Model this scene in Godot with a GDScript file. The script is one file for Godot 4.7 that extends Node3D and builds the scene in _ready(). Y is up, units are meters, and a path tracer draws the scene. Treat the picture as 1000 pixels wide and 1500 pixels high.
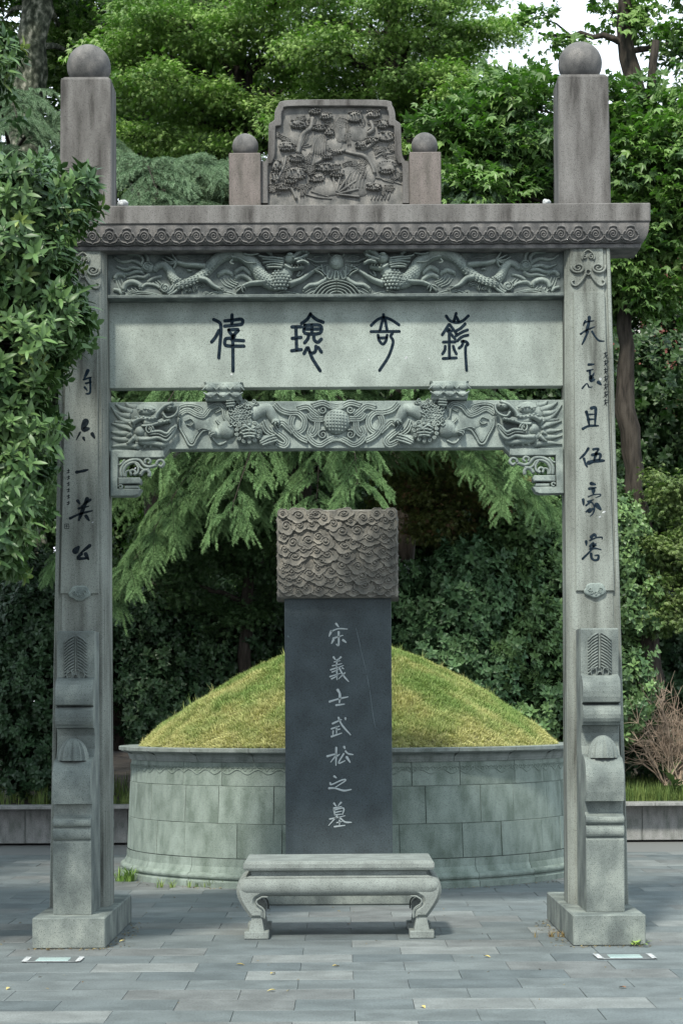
extends Node3D
# A carved stone memorial gate before a round grass-topped tomb, with its stele and offering table,
# on a slate pavement under park trees. Metres, y up; the gate stands across the x axis at z = 0.

var M := {}            # materials
var rng := RandomNumberGenerator.new()


# ------------------------------------------------------------------ mesh builder
class MB:
	var v := PackedVector3Array()
	var n := PackedVector3Array()
	var idx := PackedInt32Array()
	var xf := Transform3D()
	var warp = null

	func pt(p: Vector3) -> Vector3:
		return xf * (warp.call(p) if warp != null else p)

	func tri_raw(a: int, b: int, c: int, nn: Vector3) -> void:
		if (v[b] - v[a]).cross(v[c] - v[a]).dot(nn) > 0.0:
			idx.append_array(PackedInt32Array([a, c, b]))
		else:
			idx.append_array(PackedInt32Array([a, b, c]))

	# a flat convex face that looks towards out (already in final space)
	func face(pts: Array, out: Vector3) -> void:
		var q := PackedVector3Array()
		for p in pts:
			q.append(pt(p))
		face_raw(q, out)

	func face_raw(q: PackedVector3Array, out: Vector3) -> void:
		var nn := Vector3.ZERO
		for i in range(1, q.size() - 1):
			nn += (q[i] - q[0]).cross(q[i + 1] - q[0])
		if nn.length() < 1e-12:
			return
		nn = nn.normalized()
		if nn.dot(out) < 0.0:
			nn = -nn
		var b := v.size()
		for p in q:
			v.append(p)
			n.append(nn)
		for i in range(1, q.size() - 1):
			tri_raw(b, b + i, b + i + 1, nn)

	# smooth sheet of rows; away: normals leave each row's middle, else they follow out
	func grid(rows: Array, close_row: bool, away: bool, out := Vector3.BACK) -> void:
		var R := rows.size()
		var C: int = rows[0].size()
		var b := v.size()
		var q := []
		for r in rows:
			var w := PackedVector3Array()
			for p in r:
				w.append(pt(p))
			q.append(w)
		var vote := 0.0
		var ns := PackedVector3Array()
		for i in R:
			var mid := Vector3.ZERO
			if away:
				for p in q[i]:
					mid += p
				mid /= C
			for j in C:
				var jl: int = (j + C - 1) % C if close_row else maxi(j - 1, 0)
				var jr: int = (j + 1) % C if close_row else mini(j + 1, C - 1)
				var du: Vector3 = q[i][jr] - q[i][jl]
				var dv: Vector3 = q[mini(i + 1, R - 1)][j] - q[maxi(i - 1, 0)][j]
				if du.length() < 1e-7:
					var k := i + 1 if i == 0 else i - 1
					du = q[k][jr] - q[k][jl]
				var nn := du.cross(dv)
				nn = nn.normalized() if nn.length() > 1e-14 else Vector3.ZERO
				ns.append(nn)
				vote += nn.dot((q[i][j] - mid).normalized() if away else out)
		var s := 1.0 if vote >= 0.0 else -1.0
		for i in R:
			for j in C:
				v.append(q[i][j])
				var nn := ns[i * C + j] * s
				n.append(nn if nn != Vector3.ZERO else out)
		for i in R - 1:
			for j in (C if close_row else C - 1):
				var a := b + i * C + j
				var a2 := b + i * C + (j + 1) % C
				var c := a + C
				var c2 := a2 + C
				var m := n[a] + n[a2] + n[c] + n[c2]
				tri_raw(a, a2, c2, m)
				tri_raw(a, c2, c, m)

	func box(c: Vector3, size: Vector3, bev := 0.004, bas := Basis.IDENTITY) -> void:
		var h := size / 2.0
		bev = minf(bev, minf(h.x, minf(h.y, h.z)) * 0.9)
		var P := func(s: Vector3, ax: int) -> Vector3:
			var k := h - Vector3.ONE * bev
			k[ax] = h[ax]
			return c + bas * (s * k)
		var o := pt(c)
		var add := func(pts: Array) -> void:
			var q := PackedVector3Array()
			var m := Vector3.ZERO
			for p in pts:
				q.append(pt(p))
				m += q[-1]
			face_raw(q, m / q.size() - o)
		for ax in 3:
			var u := (ax + 1) % 3
			var w := (ax + 2) % 3
			for sg in [-1.0, 1.0]:
				var pts := []
				for k in [[-1, -1], [1, -1], [1, 1], [-1, 1]]:
					var s := Vector3.ZERO
					s[ax] = sg
					s[u] = k[0]
					s[w] = k[1]
					pts.append(P.call(s, ax))
				add.call(pts)
			for k in [[-1, -1], [1, -1], [1, 1], [-1, 1]]:
				var s := Vector3.ZERO
				s[u] = k[0]
				s[w] = k[1]
				var s0 := s
				var s1 := s
				s0[ax] = -1
				s1[ax] = 1
				add.call([P.call(s0, u), P.call(s1, u), P.call(s1, w), P.call(s0, w)])
		for sx in [-1.0, 1.0]:
			for sy in [-1.0, 1.0]:
				for sz in [-1.0, 1.0]:
					var s := Vector3(sx, sy, sz)
					add.call([P.call(s, 0), P.call(s, 1), P.call(s, 2)])

	# a plate with this outline from z0 up to z1, its front edge chamfered
	func plate(poly: PackedVector2Array, z0: float, z1: float, bev := 0.004, back := false) -> void:
		var N := poly.size()
		var area := 0.0
		for i in N:
			area += poly[i].cross(poly[(i + 1) % N])
		if area < 0.0:
			poly.reverse()
		var ins := PackedVector2Array()
		for i in N:
			var d0 := (poly[i] - poly[(i + N - 1) % N]).normalized()
			var d1 := (poly[(i + 1) % N] - poly[i]).normalized()
			var m := Vector2(-d0.y - d1.y, d0.x + d1.x).normalized()
			var k: float = m.dot(Vector2(-d1.y, d1.x))
			ins.append(poly[i] + m * bev / maxf(k, 0.4))
		var fwd := (pt(Vector3(poly[0].x, poly[0].y, z1)) - pt(Vector3(poly[0].x, poly[0].y, z0)))
		var lids := [[ins, z1, fwd]]
		if back:
			lids.append([poly, z0, -fwd])
		for lid in lids:
			var L: PackedVector2Array = lid[0]
			var t := Geometry2D.triangulate_polygon(L)
			for i in range(0, t.size(), 3):
				face([Vector3(L[t[i]].x, L[t[i]].y, lid[1]), Vector3(L[t[i + 1]].x, L[t[i + 1]].y, lid[1]), Vector3(L[t[i + 2]].x, L[t[i + 2]].y, lid[1])], lid[2])
		for i in N:
			var j := (i + 1) % N
			var d := poly[j] - poly[i]
			var a := Vector3(poly[i].x, poly[i].y, z0)
			var out := pt(a + Vector3(d.y, -d.x, 0)) - pt(a)
			var zb := z1 - bev
			face([a, Vector3(poly[j].x, poly[j].y, z0), Vector3(poly[j].x, poly[j].y, zb), Vector3(poly[i].x, poly[i].y, zb)], out)
			face([Vector3(poly[i].x, poly[i].y, zb), Vector3(poly[j].x, poly[j].y, zb), Vector3(ins[j].x, ins[j].y, z1), Vector3(ins[i].x, ins[i].y, z1)], out + fwd.normalized() * out.length())

	# polygons (x, z) at heights; flat sides, lids at both ends
	func loft(polys: Array, ys: Array) -> void:
		var N: int = polys[0].size()
		for k in polys.size() - 1:
			var mid := Vector3.ZERO
			for p in polys[k]:
				mid += Vector3(p.x, ys[k], p.y)
			mid /= N
			var area := 0.0
			for i in N:
				area += polys[k][i].cross(polys[k][(i + 1) % N])
			for i in N:
				var j := (i + 1) % N
				var a: Vector2 = polys[k][i]
				var b: Vector2 = polys[k][j]
				var c: Vector2 = polys[k + 1][j]
				var d: Vector2 = polys[k + 1][i]
				var e := (b - a) * signf(area)
				var p0 := Vector3(a.x, ys[k], a.y)
				face([p0, Vector3(b.x, ys[k], b.y), Vector3(c.x, ys[k + 1], c.y), Vector3(d.x, ys[k + 1], d.y)], pt(p0 + Vector3(e.y, 0, -e.x)) - pt(p0))
		for k in [0, polys.size() - 1]:
			var L: PackedVector2Array = polys[k]
			var t := Geometry2D.triangulate_polygon(L)
			var up := pt(Vector3(0, 1 if k else -1, 0)) - pt(Vector3.ZERO)
			for i in range(0, t.size(), 3):
				face([Vector3(L[t[i]].x, ys[k], L[t[i]].y), Vector3(L[t[i + 1]].x, ys[k], L[t[i + 1]].y), Vector3(L[t[i + 2]].x, ys[k], L[t[i + 2]].y)], up)

	# profile of (radius, height) turned about the y axis from angle a0 to a1; sharp keeps its corners
	func lathe(prof: Array, segs: int, a0 := 0.0, a1 := TAU, sharp := false) -> void:
		var full := absf(a1 - a0 - TAU) < 1e-4
		var rows := []
		for p in prof:
			var r := PackedVector3Array()
			for i in (segs if full else segs + 1):
				var a := a0 + (a1 - a0) * i / segs
				r.append(Vector3(cos(a) * p.x, p.y, sin(a) * p.x))
			rows.append(r)
		var am := (a0 + a1) / 2.0
		var out := Vector3(cos(am), 0.3, sin(am))
		if not sharp:
			grid(rows, full, full, out)
			return
		for i in rows.size() - 1:
			if full:
				var dr: float = prof[i + 1].x - prof[i].x
				var dy: float = prof[i + 1].y - prof[i].y
				if absf(dy) < absf(dr) * 0.2:
					grid([rows[i], rows[i + 1]], true, false, Vector3(0, -signf(dr) if i < rows.size() / 2.0 and dr > 0 else 1, 0))
				else:
					grid([rows[i], rows[i + 1]], true, true)
			else:
				var d: Vector2 = prof[i + 1] - prof[i]
				grid([rows[i], rows[i + 1]], false, false, Vector3(cos(am) * d.y, -d.x, sin(am) * d.y))

	func tube(path: Array, radii: Array, segs := 6, gnarl: FastNoiseLite = null) -> void:
		var rows := []
		var side := Vector3.ZERO
		for i in path.size():
			var d: Vector3 = (path[mini(i + 1, path.size() - 1)] - path[maxi(i - 1, 0)]).normalized()
			if side == Vector3.ZERO:
				side = d.cross(Vector3.UP if absf(d.y) < 0.9 else Vector3.RIGHT).normalized()
			side = (side - d * side.dot(d)).normalized()
			var up := d.cross(side)
			var r := PackedVector3Array()
			for k in segs:
				var a := TAU * k / segs
				var k2: float = radii[i]
				if gnarl:
					k2 *= 1.0 + 0.3 * gnarl.get_noise_3d(cos(a) * 2.2, sin(a) * 2.2, path[i].y * 0.8) + 0.12 * gnarl.get_noise_3d(cos(a) * 7.0, sin(a) * 7.0, path[i].y * 1.5)
				r.append(path[i] + (side * cos(a) + up * sin(a)) * k2)
			rows.append(r)
		grid(rows, true, true)

	func _frame(path: PackedVector2Array, i: int) -> Vector2:
		var d := (path[mini(i + 1, path.size() - 1)] - path[maxi(i - 1, 0)]).normalized()
		return Vector2(-d.y, d.x)

	# half-round rib lying on the plane z = z0
	func rib(path: PackedVector2Array, w0: float, w1: float, h: float, z0 := 0.0, mid := 0.0, k := 5, lift := 0.0) -> void:
		if path.size() < 2:
			return
		var rows := []
		var N := path.size()
		for i in range(-1, N + 1):
			var ii := clampi(i, 0, N - 1)
			var t := float(ii) / (N - 1)
			var w := lerpf(w0, w1, t) + mid * sin(PI * t)
			var hh := h * clampf(w / maxf(maxf(w0, w1), 1e-4), 0.35, 1.3)
			var c := path[ii]
			var s := _frame(path, ii)
			if i != ii:
				c += Vector2(s.y, -s.x) * w * (-0.7 if i < 0 else 0.7) * 1.0
				w *= 0.3
				hh = 0.0
			var r := PackedVector3Array()
			for q in k + 1:
				var a := PI * q / k
				r.append(Vector3(c.x + s.x * w * cos(a), c.y + s.y * w * cos(a), z0 + lift * t + hh * sin(a)))
			rows.append(r)
		grid(rows, false, false, (pt(Vector3(path[0].x, path[0].y, z0 + 0.1)) - pt(Vector3(path[0].x, path[0].y, z0))).normalized())

	# a brush stroke of thickness h, rounded ends
	func stroke(path: PackedVector2Array, ws: Array, z0: float, h: float) -> void:
		var N := path.size()
		var rows := []
		for i in range(-2, N + 2):
			var ii := clampi(i, 0, N - 1)
			var t := float(ii) / maxi(N - 1, 1)
			var f := t * (ws.size() - 1)
			var a := int(minf(f, ws.size() - 2)) if ws.size() > 1 else 0
			var w: float = lerpf(ws[a], ws[mini(a + 1, ws.size() - 1)], f - a)
			var c := path[ii]
			var s := _frame(path, ii)
			if i != ii:
				var e := absi(i - ii)
				c += Vector2(s.y, -s.x) * (-1.0 if i < 0 else 1.0) * w * (0.6 if e == 1 else 0.85)
				w *= 0.75 if e == 1 else 0.2
			rows.append(PackedVector3Array([Vector3(c.x - s.x * w, c.y - s.y * w, z0), Vector3(c.x - s.x * w * 0.86, c.y - s.y * w * 0.86, z0 + h), Vector3(c.x + s.x * w * 0.86, c.y + s.y * w * 0.86, z0 + h), Vector3(c.x + s.x * w, c.y + s.y * w, z0)]))
		grid(rows, false, false, (pt(Vector3(0, 0, 1)) - pt(Vector3.ZERO)).normalized())

	func dome(c: Vector2, rx: float, ry: float, h: float, z0 := 0.0, turn := 0.0, segs := 10, rings := 4) -> void:
		var rows := []
		for i in rings + 1:
			var a := PI / 2 * i / rings
			var r := PackedVector3Array()
			for j in segs:
				var b := TAU * j / segs
				var o := Vector2(cos(b) * rx * cos(a), sin(b) * ry * cos(a)).rotated(turn)
				r.append(Vector3(c.x + o.x, c.y + o.y, z0 + h * sin(a)))
			rows.append(r)
		grid(rows, true, false, (pt(Vector3(c.x, c.y, z0 + 0.1)) - pt(Vector3(c.x, c.y, z0))).normalized())

	func mesh() -> ArrayMesh:
		var a := []
		a.resize(Mesh.ARRAY_MAX)
		a[Mesh.ARRAY_VERTEX] = v
		a[Mesh.ARRAY_NORMAL] = n
		a[Mesh.ARRAY_INDEX] = idx
		var m := ArrayMesh.new()
		m.add_surface_from_arrays(Mesh.PRIMITIVE_TRIANGLES, a)
		return m


# ------------------------------------------------------------------ naming and tagging
var used := {}


func numbered(called: String) -> String:
	var k: int = used.get(called, 0)
	used[called] = k + 1
	return called if k == 0 else "%s_%03d" % [called, k]


func put(o: Node3D, called: String, parent: Node) -> void:
	if parent == self:
		o.name = numbered(called)
		add_child(o, true)
		return
	var k: int = parent.get_meta("n_" + called, 0) if parent.has_meta("n_" + called) else 0
	parent.set_meta("n_" + called, k + 1)
	o.name = called if k == 0 else "%s_%03d" % [called, k]
	parent.add_child(o, true)


func obj(called: String, shape, mat: Material, parent: Node = self, at := Transform3D()) -> MeshInstance3D:
	var o := MeshInstance3D.new()
	o.mesh = shape.mesh() if shape is MB else shape
	o.material_override = mat
	o.transform = at
	put(o, called, parent)
	return o


func tag(o: Node, label: String, category := "", group := "", kind := "") -> Node:
	if label:
		o.set_meta("label", label)
	if category:
		o.set_meta("category", category)
	if group:
		o.set_meta("group", group)
	if kind:
		o.set_meta("kind", kind)
	return o


func thing(called: String, label: String, category: String, at := Vector3.ZERO, group := "") -> Node3D:
	var o := Node3D.new()
	o.position = at
	put(o, called, self)
	tag(o, label, category, group)
	return o


# ------------------------------------------------------------------ drawings
# Measurements were taken off the photograph: a point of it, on the upright plane that stands
# `far` metres before the lens, in metres (x across, y up).
func at2(px: float, py: float, far: float) -> Vector2:
	var u := px - 499.0 - (py - 1040.0) * 0.0055
	var w := py - 1040.0 + (px - 499.0) * 0.0055
	return Vector2(0.02 + u * far / 3000.0, 1.6 - w * far / 3000.0)


func at3(px: float, py: float, far: float) -> Vector3:
	var p := at2(px, py, far)
	return Vector3(p.x, p.y, 14.7 - far)


# "x,y x,y;x,y x,y" drawn on a sheet whose corner is (ox, oy) and whose unit is k
func lines(s: String, ox: float, oy: float, k: float, far: float, sub := 4) -> Array:
	var out := []
	for part in s.split(";", false):
		var p := PackedVector2Array()
		for w in part.strip_edges().split(" ", false):
			var c := w.split(",")
			p.append(at2(ox + float(c[0]) * k, oy + float(c[1]) * k, far))
		out.append(curve(p, sub))
	return out


func curve(p: PackedVector2Array, sub: int) -> PackedVector2Array:
	if p.size() < 3 or sub < 2:
		if p.size() == 2 and sub > 1:
			return PackedVector2Array([p[0], (p[0] + p[1]) / 2.0, p[1]])
		return p
	var q := PackedVector2Array()
	for i in p.size() - 1:
		var a := p[maxi(i - 1, 0)]
		var d := p[mini(i + 2, p.size() - 1)]
		for k in sub:
			q.append(p[i].cubic_interpolate(p[i + 1], a, d, float(k) / sub))
	q.append(p[-1])
	return q


func shift(p: PackedVector2Array, d: float) -> PackedVector2Array:
	var q := PackedVector2Array()
	for i in p.size():
		var t := (p[mini(i + 1, p.size() - 1)] - p[maxi(i - 1, 0)]).normalized()
		q.append(p[i] + Vector2(-t.y, t.x) * d)
	return q


func spiral(c: Vector2, r0: float, r1: float, turns: float, a0: float, dirn := 1.0, sy := 1.0) -> PackedVector2Array:
	var q := PackedVector2Array()
	var N := int(turns * 11) + 2
	for i in N:
		var t := float(i) / (N - 1)
		var a := a0 + dirn * TAU * turns * t
		var r := lerpf(r0, r1, t)
		q.append(c + Vector2(cos(a) * r, sin(a) * r * sy))
	return q


# ------------------------------------------------------------------ materials
func grain_image(size: int, spot: float, lo: float, hi: float, seed_: int, dark_share: float, light_share: float) -> Image:
	var fine := FastNoiseLite.new()
	fine.seed = seed_
	fine.noise_type = FastNoiseLite.TYPE_SIMPLEX
	fine.frequency = 1.0 / spot
	fine.fractal_octaves = 3
	var im := fine.get_seamless_image(size, size)
	im.convert(Image.FORMAT_L8)
	var r := RandomNumberGenerator.new()
	r.seed = seed_
	var d := im.get_data()
	for i in d.size():
		var x := lerpf(lo, hi, d[i] / 255.0) + r.randf_range(-0.06, 0.06)
		d[i] = clampi(int(x * 255.0), 0, 255)
	for k in int(size * size * (dark_share + light_share) / 5.0):
		var i := r.randi() % d.size()
		var to := lo * 0.55 if r.randf() < dark_share / (dark_share + light_share) else minf(hi * 1.25, 1.0)
		for o in [0, 1, size, size + 1, -1]:
			var j := posmod(i + o, d.size())
			d[j] = int(lerpf(d[j], to * 255.0, 0.7))
	return Image.create_from_data(size, size, false, Image.FORMAT_L8, d)


func blotch_image(size: int, freq: float, lo: float, hi: float, seed_: int, stretch := 1, tint := Color.WHITE, power := 1.0) -> Image:
	var f := FastNoiseLite.new()
	f.seed = seed_
	f.noise_type = FastNoiseLite.TYPE_SIMPLEX_SMOOTH
	f.frequency = freq
	f.fractal_octaves = 5
	f.fractal_gain = 0.55
	var im := f.get_seamless_image(size, size)
	im.convert(Image.FORMAT_L8)
	var d := im.get_data()
	var o := PackedByteArray()
	o.resize(size * size * 3)
	for i in size * size:
		var x: float = d[i] / 255.0
		x = pow(clampf((x - 0.2) / 0.6, 0.0, 1.0), power)
		var g := lerpf(lo, hi, x)
		# where it is dark it leans to the tint
		o[i * 3] = clampi(int(255.0 * g * lerpf(tint.r, 1.0, x)), 0, 255)
		o[i * 3 + 1] = clampi(int(255.0 * g * lerpf(tint.g, 1.0, x)), 0, 255)
		o[i * 3 + 2] = clampi(int(255.0 * g * lerpf(tint.b, 1.0, x)), 0, 255)
	return Image.create_from_data(size, size, false, Image.FORMAT_RGB8, o)


func lin(r: float, g: float, b: float) -> Color:
	return Color(r, g, b).linear_to_srgb()


func stone(col: Color, grain: Texture2D, wear: Texture2D, gscale: float, wscale: Vector3, rough := 0.85, bump := 0.15) -> StandardMaterial3D:
	var m := StandardMaterial3D.new()
	m.albedo_color = col
	m.albedo_texture = grain
	m.uv1_triplanar = true
	m.uv1_world_triplanar = true
	m.uv1_scale = Vector3.ONE * gscale
	m.uv1_triplanar_sharpness = 4.0
	m.roughness = rough
	m.metallic_specular = 0.35
	if wear:
		m.detail_enabled = true
		m.detail_blend_mode = BaseMaterial3D.BLEND_MODE_MUL
		m.detail_albedo = wear
		m.detail_uv_layer = BaseMaterial3D.DETAIL_UV_2
		m.uv2_triplanar = true
		m.uv2_world_triplanar = true
		m.uv2_scale = wscale
		m.uv2_triplanar_sharpness = 4.0
	if bump > 0.0:
		m.heightmap_enabled = true
		m.heightmap_texture = grain
		m.heightmap_scale = bump
	return m


func plain(col: Color, rough := 0.8) -> StandardMaterial3D:
	var m := StandardMaterial3D.new()
	m.albedo_color = col
	m.roughness = rough
	return m


func leafy(rough: float, through: Color, spec := 0.5) -> StandardMaterial3D:
	var m := StandardMaterial3D.new()
	m.albedo_color = Color.WHITE
	m.vertex_color_use_as_albedo = true
	m.roughness = rough
	m.metallic_specular = spec
	m.cull_mode = BaseMaterial3D.CULL_DISABLED
	m.backlight_enabled = true
	m.backlight = through
	return m


func make_materials() -> void:
	var grain := ImageTexture.create_from_image(grain_image(512, 5.0, 0.76, 1.0, 3, 0.06, 0.045))
	var fine := ImageTexture.create_from_image(grain_image(512, 9.0, 0.80, 0.98, 7, 0.02, 0.015))
	var patch := ImageTexture.create_from_image(blotch_image(512, 0.012, 0.74, 1.0, 11, 1, Color(0.96, 0.98, 1.0)))
	var streak := ImageTexture.create_from_image(blotch_image(512, 0.010, 0.62, 1.0, 21, 1, Color(0.99, 0.98, 0.97), 0.6))
	var drip := ImageTexture.create_from_image(blotch_image(512, 0.011, 0.80, 1.0, 51, 1, Color(0.98, 1.0, 0.98), 0.7))
	var faint := ImageTexture.create_from_image(blotch_image(512, 0.012, 0.86, 1.0, 31))
	M.green_stone = stone(lin(0.262, 0.293, 0.265), grain, patch, 1.4, Vector3(0.5, 0.35, 0.5))
	M.carved = stone(lin(0.315, 0.365, 0.33), fine, patch, 1.4, Vector3(0.9, 0.7, 0.9), 0.8, 0.08)
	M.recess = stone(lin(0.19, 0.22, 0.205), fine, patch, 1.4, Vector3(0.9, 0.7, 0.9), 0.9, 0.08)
	M.board = stone(lin(0.37, 0.42, 0.38), grain, faint, 1.4, Vector3(0.5, 0.3, 0.5), 0.85, 0.06)
	M.pillar = stone(lin(0.285, 0.312, 0.28), grain, streak, 1.4, Vector3(1.1, 0.16, 1.1))
	M.brown_stone = stone(lin(0.205, 0.198, 0.19), grain, streak, 1.4, Vector3(1.1, 0.2, 1.1))
	M.brown_carved = stone(lin(0.205, 0.195, 0.185), fine, patch, 1.4, Vector3(1.2, 0.9, 1.2), 0.9, 0.1)
	M.red_stone = stone(lin(0.215, 0.185, 0.172), grain, drip, 1.4, Vector3(1.5, 0.4, 1.5))
	M.cap_stone = stone(lin(0.26, 0.245, 0.21), fine, patch, 1.4, Vector3(1.2, 0.9, 1.2), 0.92, 0.15)
	M.slate = stone(lin(0.070, 0.092, 0.100), fine, faint, 0.9, Vector3(0.5, 0.45, 0.5), 0.55, 0.03)
	M.table_stone = stone(lin(0.265, 0.295, 0.275), grain, faint, 1.4, Vector3(0.7, 0.7, 0.7))
	M.ring = []
	for k in 8:
		var t: float = [1.0, 0.95, 1.05, 0.97, 1.02, 0.93, 1.0, 1.07][k]
		M.ring.append(stone(lin(0.27 * t, 0.325 * t, 0.285 * t), grain, drip, 1.4, Vector3(0.8, 0.4, 0.8)))
		M.ring[k].uv2_world_triplanar = false
		M.ring[k].uv2_offset = Vector3(0.37 * k, 0.21 * k, 0.53 * k)
	M.dark_cornice = stone(lin(0.255, 0.285, 0.265), grain, drip, 1.4, Vector3(1.2, 0.5, 1.2))
	M.paver = []
	for k in 7:
		var t: Array = [[0.180, 0.206, 0.208], [0.166, 0.193, 0.197], [0.19, 0.216, 0.217], [0.142, 0.168, 0.174], [0.25, 0.27, 0.264], [0.176, 0.202, 0.204], [0.19, 0.203, 0.20]][k]
		M.paver.append(stone(lin(t[0], t[1], t[2]), fine, faint, 0.9, Vector3(0.23 + 0.05 * k, 0.3, 0.31 + 0.03 * k), 0.55, 0.03))
	M.joint = plain(lin(0.12, 0.125, 0.12), 0.95)
	M.kerb = stone(lin(0.33, 0.33, 0.32), grain, drip, 1.4, Vector3(1.6, 0.5, 1.6))
	M.ink = stone(lin(0.022, 0.036, 0.05), grain, patch, 1.4, Vector3(4, 4, 4), 0.9, 0.1)
	M.ink.metallic_specular = 0.12
	M.ink_dark = stone(lin(0.024, 0.032, 0.038), grain, patch, 1.4, Vector3(4, 4, 4), 0.9, 0.1)
	M.ink_dark.metallic_specular = 0.12
	M.chalk = plain(lin(0.38, 0.42, 0.42), 0.9)
	M.scratch = plain(lin(0.105, 0.135, 0.145), 0.9)
	M.soil = stone(lin(0.075, 0.06, 0.045), fine, patch, 1.0, Vector3(0.4, 0.4, 0.4), 0.95, 0.5)
	M.crest = stone(lin(0.25, 0.24, 0.22), fine, patch, 1.4, Vector3(1.2, 0.9, 1.2), 0.9, 0.1)
	M.bark = stone(lin(0.068, 0.058, 0.047), fine, streak, 1.3, Vector3(3.0, 0.5, 3.0), 0.95, 1.0)
	M.grey_bark = stone(lin(0.33, 0.32, 0.26), fine, ImageTexture.create_from_image(blotch_image(256, 0.03, 0.35, 1.0, 41, 1, Color(0.85, 0.95, 0.85), 1.3)), 1.3, Vector3(1.1, 0.7, 1.1), 0.95, 0.6)
	M.twig = plain(lin(0.25, 0.19, 0.14), 0.9)
	M.white_paint = stone(lin(0.62, 0.63, 0.62), fine, patch, 1.0, Vector3(3, 3, 3), 0.8, 0.02)
	M.steel = plain(lin(0.10, 0.11, 0.11), 0.5)
	M.lens = plain(lin(0.34, 0.45, 0.44), 0.12)
	M.lens.metallic_specular = 0.7
	M.brick_red = stone(lin(0.33, 0.12, 0.10), fine, patch, 1.0, Vector3(0.3, 0.3, 0.3), 0.9, 0.1)
	M.window_glass = plain(lin(0.05, 0.06, 0.07), 0.1)
	M.window_frame = plain(lin(0.6, 0.6, 0.58), 0.6)
	M.glossy_leaf = leafy(0.42, Color(0.30, 0.42, 0.16), 0.38)
	M.soft_leaf = leafy(0.5, Color(0.6, 0.8, 0.3))
	M.needle = leafy(0.6, Color(0.25, 0.32, 0.2), 0.3)
	M.grass = leafy(0.6, Color(0.4, 0.5, 0.2), 0.3)
	M.dry_leaf = leafy(0.8, Color(0.3, 0.25, 0.12), 0.2)


# ------------------------------------------------------------------ carving
func ribs(mb: MB, s: String, sheet: Array, w0: float, w1: float, h: float, z0 := 0.0, mid := 0.0, sub := 5) -> void:
	for p in lines(s, sheet[0], sheet[1], sheet[2], sheet[3], sub):
		mb.rib(p, w0, w1, h, z0, mid)


func strands(mb: MB, s: String, sheet: Array, count: int, gap: float, w: float, h: float, z0 := 0.0) -> void:
	for p in lines(s, sheet[0], sheet[1], sheet[2], sheet[3], 7):
		for k in count:
			mb.rib(shift(p, (k - (count - 1) / 2.0) * gap), w, w, h * (1.0 if k == 0 else 0.85), z0, 0.0, 4)


func domes(mb: MB, s: String, sheet: Array, h: float, z0 := 0.0) -> void:
	# "x,y,rx,ry" each
	for w in s.split(" ", false):
		var c := w.split(",")
		var m: float = sheet[2] * sheet[3] / 3000.0
		mb.dome(at2(sheet[0] + float(c[0]) * sheet[2], sheet[1] + float(c[1]) * sheet[2], sheet[3]), float(c[2]) * m, float(c[3]) * m, h, z0, 0.0, 12, 5)


func scales(mb: MB, p: PackedVector2Array, w0: float, w1: float, h: float, r: float, z0: float) -> void:
	var run := 0.0
	var odd := 0
	for i in range(1, p.size()):
		run += p[i].distance_to(p[i - 1])
		if run < r * 1.5:
			continue
		run = 0.0
		odd += 1
		var t := float(i) / p.size()
		var w := lerpf(w0, w1, t)
		var d := (p[i] - p[i - 1]).normalized()
		var s := Vector2(-d.y, d.x)
		var c := int(w * 0.8 / r)
		for k in range(-c, c + 1):
			var o := (k + (0.5 if odd % 2 else 0.0)) * r * 1.25
			if absf(o) < w * 0.8:
				mb.dome(p[i] + s * o, r * 0.75, r * 0.62, r * 0.55, z0 + h * sqrt(1.0 - pow(o / w, 2)) * lerpf(w / maxf(w0, w1), 1.0, 0.0) - r * 0.1, d.angle(), 6, 2)


func wave(mb: MB, crest: String, fan: String, sheet: Array, w: float, z0 := 0.0) -> void:
	for p in lines(crest, sheet[0], sheet[1], sheet[2], sheet[3], 5):
		mb.rib(p, w, w * 0.9, w * 1.1, z0, w * 0.3)
		for i in range(0, p.size(), 3):
			mb.dome(p[i] + Vector2(0, -w * 0.9), w * 0.5, w * 0.55, w * 0.9, z0, 0.0, 7, 3)
	ribs(mb, fan, sheet, 0.004, 0.006, 0.008, z0)


const U1 := [150.0, 350.0, 0.18, 14.67]
const U2 := [320.0, 350.0, 0.18, 14.67]
const L1 := [155.0, 580.0, 0.18, 14.67]
const L2 := [325.0, 575.0, 0.18, 14.67]


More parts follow.
